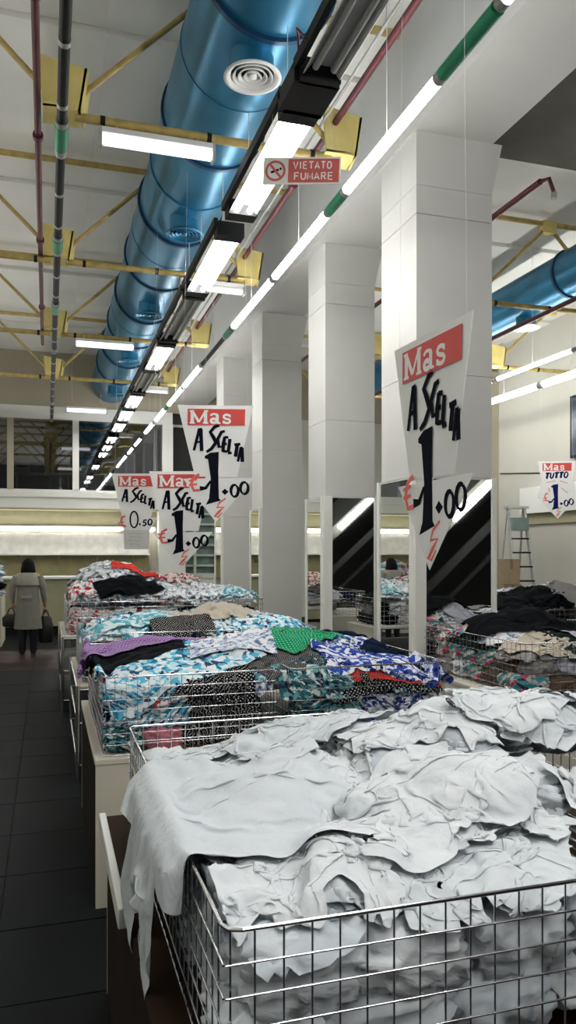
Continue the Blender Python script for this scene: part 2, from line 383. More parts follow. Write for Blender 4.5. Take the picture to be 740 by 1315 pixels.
duct(1.44, 5.56, .46, 1.0, YF-.02, [2.2, 5.05, 6.9, 8.75, 10.35, 11.9, 13.4, 14.9, 16.4], [(5.3, -.06, M_wht), (8.15, -.06, M_duct), (11.1, -.06, M_duct), (13.9, -.06, M_duct), (16.4+.5, -.06, M_duct)],
     'large round blue metal air duct running the length of the aisle ceiling', thin=(5.95, 7.8, 9.5, 12.6))
duct(7.0, 5.52, .33, 7.6, 16.5, [9.2, 11.4, 13.6], [(10.3, 0, M_wht), (12.6, 0, M_wht)], 'smaller blue air duct of the right bay, beyond the nearest column')

# ------------------------------------------------------------------ lamp rows
def trough_fixture(x, y0, y1, z, lit, label, wires=True):
    t = empty('strip_light', (x, y0, z), 0, label, 'lamp', 'long double tube lamps of the aisle row')
    L = y1-y0
    q = MB(); w = .115
    q.add([(-w, 0, 0), (-.06, 0, .07), (.06, 0, .07), (w, 0, 0), (-w, L, 0), (-.06, L, .07), (.06, L, .07), (w, L, 0)],
          [(0, 1, 5, 4), (1, 2, 6, 5), (2, 3, 7, 6)])
    o = q.build('reflector', M_wht, t); s_ = o.modifiers.new('s', 'SOLIDIFY'); s_.thickness = .006
    boxo('end_housing', M_black, (-w-.005, -.02, .0-.02, w+.005, .12 if lit else .05, .10), t)
    boxo('end_housing', M_black, (-w-.005, L-(.12 if lit else .05), -.02, w+.005, L+.02, .10), t)
    boxo('cable_tray', M_black, (-w-.035, -.02, .05, -w+.0, L+.02, .12), t)
    for dx in (-.055, .055):
        q = MB(); q.tube([(dx, .1, .015), (dx, L-.1, .015)], .024 if lit else .02, 12)
        q.build('fluorescent_tube', M_tube if lit else M_grey, t)
    for yy in (.3, L-.3):
        q = MB(); q.tube([(0, yy, .1), (0, yy, ZC-z-.05)], .003, 5); q.build('hanger_wire', M_str, t)
segs = [(-5.2, -3.6, 1), (-3.4, -1.8, 1), (-1.5, .2, 1), (.6, 2.35, 1), (2.45, 4.3, 0), (4.62, 6.26, 1), (6.60, 8.25, 1), (8.35, 10.2, 0), (10.35, 11.95, 1), (12.0, 13.65, 0), (13.8, 15.2, 1), (15.35, 16.75, 1), (16.9, 18.3, 1)]
for a, b_, lit in segs:
    d = 'lit'; lab = {4.62: 'nearest lit double tube lamp of the aisle row, behind the no smoking sign', 6.60: 'second lit double tube lamp, just beyond the no smoking sign',
                      8.35: 'unlit dark double tube lamp beyond the second lit one', 2.45: 'unlit double tube lamp with bare rails at the top edge', 10.35: 'third lit double tube lamp of the aisle row',
                      12.0: 'unlit lamp between the third and fourth lit lamps of the aisle row', 13.8: 'fourth lit double tube lamp of the aisle row', 15.35: 'fifth lit double tube lamp, near the far windows', 16.9: 'last lit double tube lamp, against the far windows', -5.2: 'lit double tube lamp behind the camera, by the back wall', -3.4: 'lit double tube lamp behind the camera, middle of three', -1.5: 'lit double tube lamp just behind the camera', .6: 'lit double tube lamp directly over the camera, above the frame'}[a]
    trough_fixture(1.52, a, b_, 4.4, lit, lab)
boxb = empty('joint_housing', (1.52, 4.3, 4.38), 0, 'wide black housing joining the unlit rails to the first lit lamp', 'housing')
boxo('housing_body', M_black, (-.15, 0, 0, .13, .34, .12), boxb)
q = MB(); q.tube([(-.12, .0, .1), (-.16, -.1, .2), (-.2, -.2, .16), (-.17, -.26, .08)], .008, 6); q.build('cable_loop', M_red, boxb)

def tube_run(x, z, y0, items, label, r=.036):
    t = empty('tube_light_run', (x, y0, z), 0, label, 'lamp')
    for (a, b_, kind) in items:
        q = MB()
        if kind == 'lit': q.tube([(0, a-y0, 0), (0, b_-y0, 0)], r, 14); q.build('fluorescent_tube', M_tube, t)
        elif kind == 'green': q.tube([(0, a-y0, 0), (0, b_-y0, 0)], r+.006, 14); q.build('green_sleeve', M_green, t)
        elif kind == 'dark': q.tube([(0, a-y0, 0), (0, b_-y0, 0)], r*.8, 14); q.build('unlit_tube', M_black, t)
        if kind != 'green':
            for e in (a, b_):
                q = MB(); q.tube([(0, e-y0-.03, 0), (0, e-y0+.03, 0)], r+.003, 12); q.build('end_cap', M_grey, t)
            q = MB(); q.tube([(0, (a+b_)/2-y0, r), (0, (a+b_)/2-y0, ZC-z-.05)], .003, 5); q.build('hanger_wire', M_str, t)
    return t
tube_run(2.18, 4.4, -5, [(-4.8, -3.3, 'lit'), (-3.2, -1.7, 'lit'), (-1.2, .3, 'lit'), (.35, 1.85, 'lit'), (1.9, 3.4, 'lit'), (3.45, 4.02, 'green'), (4.05, 5.55, 'lit'), (5.58, 5.9, 'green'), (5.93, 7.5, 'lit'), (7.55, 9.3, 'lit'), (9.35, 9.7, 'green'), (9.75, 11.3, 'dark'), (11.4, 12.9, 'lit'), (13.0, 14.6, 'lit'), (14.7, 15.0, 'green'), (15.05, 16.4, 'lit'), (16.8, 18.2, 'lit')],
         'single tube lamp line with green sleeves beside the white columns')
tr = tube_run(.09, 4.4, 2.0, [(2.2, 3.5, 'dark'), (3.56, 5.2, 'dark'), (5.22, 5.52, 'green'), (5.55, 7.1, 'dark'), (7.14, 7.4, 'green'), (7.44, 9.0, 'dark'), (9.04, 9.3, 'green'), (9.3, 11, 'dark'), (11.05, 13, 'dark'), (13.05, 15, 'dark'), (15.05, 17, 'dark')],
         'long unlit black tube track with green sleeves left of the duct', r=.04)
for k in range(24):
    q = MB(); yy = .5+k*.62; q.tube([(0, yy-.02, 0), (0, yy+.02, 0)], .036, 12); q.build('silver_clip', M_alu, tr)
tube_run(6.87, 4.4, 9, [(9, 10.9, 'lit'), (11, 12.9, 'lit'), (12.95, 13.2, 'green'), (13.25, 15, 'lit')], 'thinner lit tube line of the right bay, upper one in view', r=.03)
tube_run(7.80, 4.4, 9, [(9, 11, 'lit'), (11.1, 13.2, 'lit'), (13.25, 13.45, 'dark'), (13.5, 15.2, 'lit')], 'thicker lit tube line of the right bay, lower one in view', r=.055)
# extra runs beyond the frame that light the hall
tube_run(-2.4, 4.4, 1, [(1, 3, 'lit'), (5, 7, 'lit'), (9, 11, 'lit'), (13, 15, 'lit')], 'tube lamp line over the left side of the hall')
tube_run(5.6, 4.4, 0, [(0, 2, 'lit'), (4.4, 6.4, 'lit')], 'tube lamp line of the right bay beside the camera')
tube_run(.6, 4.4, -5, [(-4, -2.4, 'lit'), (-2, -.4, 'lit'), (-.2, 1.4, 'lit')], 'tube lamp line behind the camera')

def cross_fixture(x0, x1, y, label, lit=True):
    t = empty('batten_light', ((x0+x1)/2, y, 4.82), 0, label, 'lamp', 'short lamps hung under the trusses'); h = (x1-x0)/2
    boxo('lamp_tray', M_wht, (-h, -.05, .03, h, .05, .07), t)
    q = MB(); q.tube([(-h+.02, 0, 0), (-h+.03, 0, 0), (h-.03, 0, 0), (h-.02, 0, 0)], [.03, .05, .05, .03], 16); q.build('diffuser_tube', M_tubes if lit else M_wht, t)
    for s_ in (-h, h-.02): boxo('end_cap', M_grey, (s_, -.055, -.055, s_+.02, .055, .07), t)
    if y > 18:
        for s_ in (-h*.7, h*.7): q = MB(); q.tube([(s_, 0, .07), (s_, 0, ZC-4.82-.05)], .003, 5); q.build('hanger_wire', M_str, t)
    for s_ in (-h*.7, h*.7): boxo('bracket', M_yel, (s_-.015, -.02, .07, s_+.015, .02, .16), t)
cross_fixture(.38, 1.28, TR[1], 'glowing short lamp under the truss, nearest, below the blue duct')
cross_fixture(1.5, 2.3, TR[2], 'unlit short lamp under the truss beyond the no smoking sign', False)
cross_fixture(.4, 1.3, TR[3]-.05, 'second glowing short lamp across the aisle, left of the lamp row')
cross_fixture(1.6, 2.3, TR[4], 'dim short lamp right of the lamp row near the far wall', False)
cross_fixture(.4, 1.3, 18.1, 'farthest glowing short lamp in front of the mezzanine window')
# recessed tube lamp under the mezzanine
t = empty('wall_strip_light', (0, YF-.1, 2.16), 0, 'long glowing strip lamp in the recess under the mezzanine', 'lamp')
for a, b_ in ((-3.6, -1.9), (-1.85, -.2), (-.15, 1.62), (2.0, 2.4)):
    q = MB(); q.tube([(a, 0, 0), (b_, 0, 0)], .045, 12); q.build('fluorescent_tube', emit('recess_tube', (1, .98, .94), 6.0), t)
q = MB(); q.box(-3.7, .04, -.03, 2.45, .1, .06); q.build('batten', M_wht, t)
# stair underside and tube behind the camera, right: what the column mirrors show
st = empty('staircase', (6.4, 1.2, 0), 0, 'dark staircase underside right of the camera, seen in the column mirrors', 'staircase')
def slopebox(name, m, x0, z0, x1, z1, th, y0, y1):
    q = MB(); q.add([(x0, y0, z0), (x1, y0, z1), (x1, y1, z1), (x0, y1, z0), (x0, y0, z0+th), (x1, y0, z1+th), (x1, y1, z1+th), (x0, y1, z0+th)],
                    [(0, 3, 2, 1), (4, 5, 6, 7), (0, 1, 5, 4), (1, 2, 6, 5), (2, 3, 7, 6), (3, 0, 4, 7)]); return q.build(name, m, st)
slopebox('soffit_slab', mat('stair_dark', (.05, .055, .05), .6), -2.6, .15, 3.0, 5.1, .12, -2.2, -.5)
slopebox('stringer', mat('stair_stringer', (.09, .095, .08), .6), -2.6, 0, 3.0, 4.95, .3, -.5, -.42)
slopebox('stringer', mat('stair_stringer', (.1, .1, .1), .6), -2.6, 0, 3.0, 4.95, .3, -2.3, -2.2)
slopebox('lower_beam', mat('stair_beam', (.035, .038, .034), .6), -1.6, 0, 3.0, 4.1, .16, -.9, -.8)
slopebox('lower_beam', mat('stair_beam', (.1, .1, .1), .6), -.9, 0, 3.0, 3.45, .10, -1.2, -1.1)
slopebox('handrail', M_grey, -2.6, 1.0, 3.0, 6.0, .05, -.5, -.45)
tag(boxo('wall_partition', mat('dark_partition', (.018, .019, .018), .8), (3.75, -2.2, 0, XR-.01, -2.05, 5.77)), kind='structure')
tag(boxo('wall_stair_side', mat('dark_partition', (.02, .02, .02)), (XR-.06, -2.04, 0, XR-.005, 4.2, 5.0)), kind='structure')
t2 = empty('stair_lamp', (6.4, 1.0, 2.5), 0, 'slanted lit tube lamp under the staircase, seen in the column mirrors', 'lamp')
q = MB(); q.tube([(-.4, 0, -.35), (.4, 0, .35)], .06, 12); q.build('fluorescent_tube', M_tube, t2)
q = MB(); q.tube([(-.42, -.06, -.3), (.42, -.06, .42)], .03, 6); q.build('batten', M_wht, t2)

# ------------------------------------------------------------------ far counter and shelf
t = empty('wall_shelf', (0, YF-.1, 1.56), 0, 'white wall panel and shelf under the recess strip lamp', 'shelf')
boxo('panel', mat('white_panel', (.72, .71, .66), .6), (-3.9, .0, .03, 2.3, .08, .50), t)
boxo('shelf_board', M_wht, (-3.9, -.22, -.0, 2.3, .08, .03), t)
for x in (-2.2, -1.1, -.55, .25, 1.1, 1.9): q = MB(); q.tube([(x, -.2, 0), (x, -.2, -.03), (x, .1, -.2)], .012, 6); q.build('bracket', M_grey, t)
boxo('lower_panel', mat('ochre_panel', (.36, .33, .17), .7), (-3.9, .06, -.55, 2.3, .1, -.0), t)
t = empty('counter', (-1.2, 16.6, 0), 0, 'long olive front counter with white top edge by the far wall', 'counter')
boxo('counter_top', M_wht, (-2.6, -.45, 1.10, 3.4, .45, 1.14), t)
boxo('front_panel', M_olive, (-2.6, -.40, .16, 3.4, -.36, 1.10), t)
boxo('carcass', M_olive, (-2.58, -.36, .16, 3.38, .42, 1.09), t)
boxo('plinth', M_black, (-2.55, -.34, 0, 3.35, .4, .16), t)

# ================================================================== SIGNS
def stroke(mb, pts, w, y=0, closed=False):
    """flat brush stroke in the XZ plane; w may be one width or one per point"""
    n_ = len(pts); ws = w if isinstance(w, (list, tuple)) else [w]*n_
    L = []; Rr = []
    for i in range(n_):
        a = pts[max(i-1, 0)] if not closed else pts[(i-1) % n_]; b_ = pts[min(i+1, n_-1)] if not closed else pts[(i+1) % n_]
        dx, dz = b_[0]-a[0], b_[1]-a[1]; k = math.hypot(dx, dz) or 1; nx, nz = -dz/k, dx/k
        L.append((pts[i][0]+nx*ws[i]/2, y, pts[i][1]+nz*ws[i]/2)); Rr.append((pts[i][0]-nx*ws[i]/2, y, pts[i][1]-nz*ws[i]/2))
    m_ = n_ if closed else n_-1
    mb.add(L+Rr, [(i, (i+1) % n_, n_+(i+1) % n_, n_+i) for i in range(m_)])
def arc(cx, cz, rx, rz, a0, a1, n_=12):
    return [(cx+rx*math.cos(R(a0+(a1-a0)*i/n_)), cz+rz*math.sin(R(a0+(a1-a0)*i/n_))) for i in range(n_+1)]
GL = {  # glyphs in a unit box (x 0..1, z 0..1): lists of (points, width factor)
 'A': [([(0, 0), (.35, 1), (.62, 1)], 1), ([(.5, 1), (.85, -.02)], 1.3), ([(.15, .38), (.75, .42)], .7)],
 'S': [([(.95, .98), (.55, .92), (.18, .72), (.55, .5), (.78, .3), (.42, .06), (.02, -.05)], 1.2)],
 'C': [([(.9, .95), (.5, .9), (.12, .5), (.4, .08), (.9, .12)], 1.1)],
 'E': [([(.25, 1), (.1, .5), (.15, 0)], 1.2), ([(.2, .97), (.9, .95)], .9), ([(.12, .52), (.75, .52)], .9), ([(.12, .05), (.85, .03)], .9)],
 'L': [([(.3, 1), (.2, .1)], 1.2), ([(.15, .05), (.85, .08)], .9)],
 'T': [([(0, .92), (1, .98)], 1), ([(.5, .95), (.42, 0)], 1.3)],
 'U': [([(.1, 1), (.15, .2), (.45, .02), (.75, .25), (.9, 1)], 1)],
 'O': [(arc(.5, .5, .42, .48, 60, 430, 16), .9)],
 '5': [([(.9, .98), (.3, .92), (.2, .55), (.6, .58), (.85, .3), (.5, .03), (.05, .1)], 1)],
}
def write(mb, word, x, z, cw, h, w, sp=1.0, slope=0, shear=.2, y=0, grow=0):
    for i, ch in enumerate(word):
        if ch != ' ':
            for pts, wf_ in GL[ch]:
                hh = h*(1+grow*i)
                P = [(x+(px+shear*pz)*cw, z+slope*i+pz*hh) for px, pz in pts]
                n_ = len(P); stroke(mb, P, [w*wf_*(.75+.5*math.sin(math.pi*(k+.5)/n_)) for k in range(n_)], y)
        x += cw*sp
def slab(mb, word, x, z, h, y):
    """fat slab serif letters M a s"""
    w = h*.26
    for ch in word:
        if ch == 'M':
            W_ = h*1.30
            for xx in (x+w*.62, x+W_-w*.62):
                stroke(mb, [(xx, z), (xx, z+h)], w*.95, y); stroke(mb, [(xx-w*.75, z+h*.055), (xx+w*.75, z+h*.055)], h*.11, y-.0002)
                sx = -w*.15 if xx < x+W_/2 else w*.15
                stroke(mb, [(xx-w*.6+sx, z+h*.945), (xx+w*.6+sx, z+h*.945)], h*.11, y-.0002)
            stroke(mb, [(x+w*.55, z+h*.98), (x+W_/2, z+h*.12)], w*.75, y-.0004); stroke(mb, [(x+W_-w*.55, z+h*.98), (x+W_/2, z+h*.12)], w*.5, y-.0005)
            x += W_+h*.14
        elif ch == 'a':
            W_ = h*.78
            stroke(mb, arc(x+W_*.42, z+h*.56, W_*.32, h*.17, 170, 20, 8)+[(x+W_*.72, z+h*.05)], [w*.45]+[w*.5]*6+[w*.85]*3, y)
            stroke(mb, arc(x+W_*.38, z+h*.22, W_*.25, h*.15, 30, 330, 12), w*.75, y-.0002)
            stroke(mb, [(x+W_*.68, z+h*.05), (x+W_*1.02, z+h*.06)], h*.1, y-.0003); x += W_+h*.18
        else:
            W_ = h*.62
            stroke(mb, arc(x+W_*.48, z+h*.53, W_*.36, h*.15, 10, 250, 10)+arc(x+W_*.5, z+h*.21, W_*.38, h*.15, 85, -190, 10), w*.62, y)
            stroke(mb, [(x+W_*.88, z+h*.48), (x+W_*.88, z+h*.70)], w*.35, y-.0002); stroke(mb, [(x+W_*.08, z+h*.03), (x+W_*.08, z+h*.25)], w*.35, y-.0002); x += W_+h*.1
def poly(mb, pts, y, th):
    n_ = len(pts)
    mb.add([(p[0], y, p[1]) for p in pts]+[(p[0], y+th, p[1]) for p in pts],
           [tuple(range(n_)), tuple(range(2*n_-1, n_-1, -1))]+[(i, n_+i, n_+(i+1) % n_, (i+1) % n_) for i in range(n_)])
def price_sign(loc, rz, label, kind='one', ztop=None, s=1.0, tilt=0):
    t = empty('price_sign', loc, rz, label, 'sign', 'hanging triangular price signs'); t.rotation_euler = (0, tilt, rz); t.scale = (s, s, s)
    F = -.0006; B = -.0012; Tp = -.0018
    if kind == 'tutto':
        q = MB(); poly(q, [(-.34, 0), (.34, 0), (.30, -.38), (.40, -.68), (.02, -1.08), (-.36, -.68), (-.27, -.38)], 0, .004); q.build('paper', M_paper, t)
    else:
        q = MB(); poly(q, [(-.35, 0), (.35, 0), (.20, -.66), (-.19, -.66)], 0, .004); q.build('paper', M_paper, t)
        q = MB(); poly(q, [(-.30, -.68), (.36, -.67), (.0, -1.08)] if kind == 'one' else [(-.28, -.64), (.30, -.62), (.20, -.80), (-.16, -.80)], -.004, .003); q.build('lower_paper', M_paper, t)
        F -= .0045; B -= .0045; Tp -= .0045
    q = MB(); poly(q, [(-.255, -.035), (.275, -.035), (.27, -.185), (-.255, -.185)], B, .0005); q.build('red_panel', M_redp, t)
    q = MB(); slab(q, 'Mas', -.235, -.172, .125, Tp); q.build('shop_lettering', M_paper, t)
    if kind == 'tutto':
        q = MB(); write(q, 'TUTTO', -.21, -.33, .075, .11, .028, 1.12, .004, .2, B); q.build('word_lettering', M_navy_ink, t)
        q = MB(); stroke(q, [(-.18, -.40), (-.02, -.37)], .02, B); stroke(q, [(.06, -.37), (.2, -.42)], .02, B); stroke(q, [(.08, -.5), (.2, -.6)], .02, B); stroke(q, [(-.14, -.5), (-.13, -.58)], .03, B); q.build('red_marks', mat('faint_red', (.72, .42, .38)), t)
    else:
        q = MB()
        for i, ch in enumerate('A SCELTA'):
            if ch == ' ': continue
            xs_ = [-.20, 0, -.085, .0, .06, .105, .16, .205][i]; z_ = [-.42, 0, -.42, -.40, -.43, -.45, -.475, -.52][i]; h_ = [.20, 0, .24, .17, .14, .14, .12, .13][i]; cw = [.085, 0, .10, .075, .05, .05, .055, .05][i]
            if kind == 'half': z_ += .02; h_ *= .85
            for pts, wf_ in GL[ch]:
                P = [(xs_-.0+(px+.25*pz)*cw, z_+pz*h_) for px, pz in pts]; n_ = len(P)
                stroke(q, P, [.024*wf_*(.75+.5*math.sin(math.pi*(k+.5)/n_)) for k in range(n_)], B)
        q.build('word_lettering', M_ink, t)
    q = MB(); ink = M_navy_ink if kind == 'tutto' else M_ink
    if kind in ('one', 'tutto'):
        poly(q, [(-.05, -.44), (.03, -.43), (.025, -.62), (.03, -.86), (.05, -.88), (-.09, -.92), (-.06, -.86), (-.045, -.68), (-.07, -.50), (-.10, -.49), (-.10, -.47)], B, .0004)
        stroke(q, [(-.045, -.70), (-.09, -.765), (-.145, -.77)], [.02, .03, .045], B-.0003)
        poly(q, [(.055, -.80), (.085, -.77), (.12, -.80), (.085, -.83)], B, .0004)
        stroke(q, arc(.175, -.79, .034, .055, 60, 420, 14), [.016+.014*abs(math.sin(k*.45)) for k in range(15)], B)
        stroke(q, arc(.265, -.765, .036, .055, 60, 420, 14), [.016+.014*abs(math.sin(k*.45)) for k in range(15)], B-.0003)
    else:
        stroke(q, arc(-.03, -.65, .055, .115, 60, 420, 16), .022, B)
        poly(q, [(.035, -.72), (.05, -.70), (.07, -.72), (.05, -.735)], B, .0004)
        write(q, '5O', .085, -.74, .065, .085, .022, 1.15, .01, .1, B)
    q.build('price_numerals', ink, t)
    q = MB()
    stroke(q, [(-.155, -.60), (-.20, -.62), (-.215, -.68), (-.19, -.74), (-.14, -.745)] if kind != 'one' else [(-.15, -.64), (-.205, -.67), (-.225, -.735), (-.20, -.79), (-.145, -.785)], .026, B)
    stroke(q, [(-.245, -.70), (-.17, -.685)], .018, B-.0002); stroke(q, [(-.245, -.74), (-.17, -.73)], .018, B-.0002)
    q.build('euro_mark', M_redm, t)
    if kind != 'half':
        q = MB(); stroke(q, [(.095, -.86), (.035, -.90), (.012, -.945), (.075, -.94), (.03, -.985), (-.01, -1.03), (.02, -1.035), (.06, -.99)], [.012, .016, .02, .018, .022, .02, .014, .008], B); q.build('red_flourish', M_redm, t)
    else:
        q = MB(); poly(q, [(-.18, -.80), (.19, -.80), (.18, -1.07), (-.17, -1.07)], -.002, .002); q.build('note_sheet', M_paperb, t)
        q = MB()
        for k in range(4): stroke(q, [(-.12+.02*(k % 2), -.85-.05*k), (-.03, -.845-.05*k), (.05, -.855-.05*k), (.11-.03*k, -.85-.05*k)], .008, -.0025)
        q.build('faint_writing', M_grey, t)
    zt = (ZC-.05-loc[2])/s
    for x in (-.3, .3):
        q = MB(); q.tube([(x, .002, -.01), (x*.8, .002, zt)], .0009, 4); q.build('hanging_string', M_str, t)
    return t
def px2w(px, d):
    t_ = (px-370)/1000.; return (d*(.2957+t_*.9553), d*(.9553-t_*.2957))
# facing direction: sign's local -Y looks back at the camera when rz = -YAW
ax, ay = px2w(508, 3.74); bx_, by_ = px2w(606, 3.12)
price_sign(((ax+bx_)/2, (ay+by_)/2, 2.615), math.atan2(by_-ay, bx_-ax), 'nearest price sign, turned edge-on in front of the widest white column', 'one', s=.97, tilt=R(0))
x, y = px2w(277, 7.2); price_sign((x, y, 3.0), -YAW+R(3), 'middle price sign reading 1.00, highest of the cluster, with red zigzag below', 'one')
x, y = px2w(232, 8.6); price_sign((x, y, 2.535), -YAW-R(2), 'price sign reading 1.00 hanging lower left of the middle price sign', 'one')
x, y = px2w(175, 11.0); price_sign((x, y, 2.75), -YAW, 'small faded price sign reading 0.50 with a note sheet below', 'half')
x, y = px2w(715, 13.9); price_sign((x, y, 3.26), -YAW-R(8), 'blue lettered price sign reading TUTTO by the right wall', 'tutto', s=.95)

# no smoking sign
x, y = px2w(387.5, 4.9)
t = empty('no_smoking_sign', (x, y, 4.045), -YAW-R(6), 'red and white VIETATO FUMARE sign hanging below the lit lamps', 'sign'); t.rotation_euler = (0, R(2.5), -YAW-R(6))
q = MB(); poly(q, [(-.245, -.085), (.245, -.085), (.245, .085), (-.245, .085)][::-1], 0, .008); q.build('white_board', mat('sign_board', (.82, .82, .80), .4), t)
q = MB(); poly(q, [(-.085, -.074), (.236, -.074), (.236, .074), (-.085, .074)], -.001, .001); q.build('red_panel', mat('sign_red', (.62, .12, .10), .5), t)
q = MB(); stroke(q, arc(-.167, 0, .058, .058, 0, 360, 28), .015, -.0012); stroke(q, [(-.205, .045), (-.128, -.045)], .015, -.0014); q.build('prohibition_ring', mat('sign_red', (.6, .1, .1)), t)
q = MB(); stroke(q, [(-.195, -.01), (-.145, .008)], .014, -.001); stroke(q, [(-.14, .01), (-.128, .016)], .014, -.001); q.build('cigarette_symbol', M_ink, t)
M_swt = mat('sign_white', (.9, .9, .88), .5, var=.01)
SG = {'V': [[(0, 1), (.5, 0), (1, 1)]], 'I': [[(.5, 0), (.5, 1)]], 'E': [[(.9, 1), (.1, 1), (.1, 0), (.9, 0)], [(.1, .52), (.8, .52)]], 'T': [[(0, 1), (1, 1)], [(.5, 1), (.5, 0)]],
      'A': [[(0, 0), (.5, 1), (1, 0)], [(.2, .3), (.8, .3)]], 'O': [arc(.5, .5, .48, .5, 0, 360, 16)], 'F': [[(.1, 0), (.1, 1), (.9, 1)], [(.1, .52), (.75, .52)]],
      'U': [[(.05, 1), (.05, .3), (.3, .02), (.7, .02), (.95, .3), (.95, 1)]], 'M': [[(0, 0), (.05, 1), (.5, .2), (.95, 1), (1, 0)]], 'R': [[(.1, 0), (.1, 1), (.7, 1), (.9, .75), (.7, .5), (.1, .5)], [(.5, .5), (.92, 0)]]}
for word, x0, z0, cw in (('VIETATO', -.052, .013, .0265), ('FUMARE', -.046, -.055, .031)):
    q = MB(); xx = x0
    for ch in word:
        w_ = cw*(.4 if ch == 'I' else 1.0)
        for pts in SG[ch]: stroke(q, [(xx+px*w_, z0+pz*.042) for px, pz in pts], .0085, -.0015)
        xx += w_+.0115
    q.build('lettering', M_swt, t)
for x_ in (-.2, .21):
    q = MB(); q.tube([(x_, .004, .08), (x_+(.0 if x_ < 0 else -.06), .004, .36)], .0009, 4); q.build('hanging_string', M_str, t)

# ================================================================== LADDER, BOXES, SCREEN
x, y = px2w(663, 15.2)
t = empty('step_ladder', (x, y, 0), -.15, 'grey aluminium step ladder standing against the right wall', 'ladder')
H_ = 2.50
for s_ in (-1, 1):
    q = MB(); q.add([(s_*.24-.02, -.62, 0), (s_*.24+.02, -.62, 0), (s_*.24+.02, -.55, 0), (s_*.24-.02, -.55, 0), (s_*.16-.02, -.04, H_), (s_*.16+.02, -.04, H_), (s_*.16+.02, .03, H_), (s_*.16-.02, .03, H_)],
                    [(0, 3, 2, 1), (4, 5, 6, 7), (0, 1, 5, 4), (1, 2, 6, 5), (2, 3, 7, 6), (3, 0, 4, 7)]); q.build('front_rail', M_alu, t)
    q = MB(); q.tube([(s_*.23, .5, 0), (s_*.16, .05, H_-.05)], .02, 8); q.build('rear_rail', M_alu, t)
for k in range(8):
    z_ = .28+k*.27; f = z_/H_; yy = -.585*(1-f)-.0*f; w_ = .24*(1-f)+.16*f
    boxo('step', M_black if k < 7 else M_alu, (-w_, yy-.05, z_-.02, w_, yy+.05, z_+.01), t)
boxo('top_platform', M_alu, (-.22, -.1, H_-.02, .22, .12, H_+.03), t)
boxo('tool_tray', mat('grey_green_tray', (.16, .22, .20), .5), (-.17, -.2, 2.05, .17, .0, 2.3), t)
x, y = px2w(651, 14.6)
def carton(z0, w, d_, h, rz, label):
    t = empty('cardboard_box', (x, y, z0), rz, label, 'box')
    boxo('carton', mat('cardboard', (.33, .25, .16), .8, var=.1), (-w/2, -d_/2, 0, w/2, d_/2, h), t)
    boxo('flap', mat('cardboard', (.3, .2, .1)), (-w/2, -d_/2-.003, h-.004, w/2, -.003, h+.004), t); boxo('flap', mat('cardboard', (.3, .2, .1)), (-w/2, .003, h-.004, w/2, d_/2+.003, h+.004), t)
    boxo('tape', mat('brown_tape', (.22, .15, .08), .3), (-.03, -d_/2-.004, h*.6, .03, -d_/2-.001, h+.005), t)
carton(0, .42, .4, .52, 0, 'bottom cardboard box of the stack beside the ladder')
carton(.53, .38, .36, .50, .06, 'middle cardboard box of the stack beside the ladder')
carton(1.04, .34, .34, .46, -.05, 'topmost cardboard box of the stack beside the ladder')
t = empty('wall_screen', (XR-.06, 12.0, 3.95), 0, 'dark picture panel high on the right wall at the frame edge', 'picture')
boxo('frame', M_black, (-.02, -.52, -.55, .05, .45, .62), t)
boxo('picture_face', mat('dark_blue_print', (.03, .05, .08), .3, var=.8, scale=5), (-.03, -.47, -.5, -.021, .40, .57), t)

# ================================================================== PERSON seen from behind
px_, py_ = px2w(36, 12.6)
P_ = empty('person', (px_, py_, 0), R(-8), 'person with bobbed black hair seen from behind in a long grey coat', 'person')
def skin_mesh(name, verts, edges, radii, m, parent, root=0, sub=2, smooth=True):
    me = bpy.data.meshes.new(name); me.from_pydata(verts, edges, []); o = bpy.data.objects.new(name, me); COL.objects.link(o); o.parent = parent
    sk = o.modifiers.new('skin', 'SKIN'); sk.use_smooth_shade = smooth
    sl = me.skin_vertices[0].data if me.skin_vertices else None
    if sl is None:
        bm = bmesh.new(); bm.from_mesh(me); bm.verts.layers.skin.verify(); bm.to_mesh(me); bm.free(); sl = me.skin_vertices[0].data
    for i, r_ in enumerate(radii): sl[i].radius = (r_, r_) if not isinstance(r_, tuple) else r_; sl[i].use_root = (i == root)
    ss = o.modifiers.new('sub', 'SUBSURF'); ss.levels = sub; ss.render_levels = sub
    me.materials.append(m); return o
V = [(0, 0, .82), (0, 0, 1.0), (0, .0, 1.16), (0, .0, 1.26), (0, .0, 1.315), (0, .03, 1.385), (0, .03, 1.48),
     (.08, 0, .76), (.085, .01, .45), (.08, -.02, .08), (.085, .1, .03), (-.08, 0, .76), (-.085, .01, .45), (-.08, -.04, .08), (-.085, .08, .03),
     (.17, 0, 1.24), (.235, -.01, 1.0), (.25, .08, .80), (.25, .11, .73), (-.17, 0, 1.24), (-.245, 0, 1.0), (-.25, .10, .84), (-.25, .15, .80)]
E = [(0, 1), (1, 2), (2, 3), (3, 4), (4, 5), (5, 6), (0, 7), (7, 8), (8, 9), (9, 10), (0, 11), (11, 12), (12, 13), (13, 14), (3, 15), (15, 16), (16, 17), (17, 18), (3, 19), (19, 20), (20, 21), (21, 22)]
Rd = [.12, .10, .12, .09, .05, .075, .06, .08, .06, .04, .035, .08, .06, .04, .035, .05, .038, .028, .025, .05, .038, .028, .025]
skin_mesh('body', V, E, Rd, M_skin, P_)
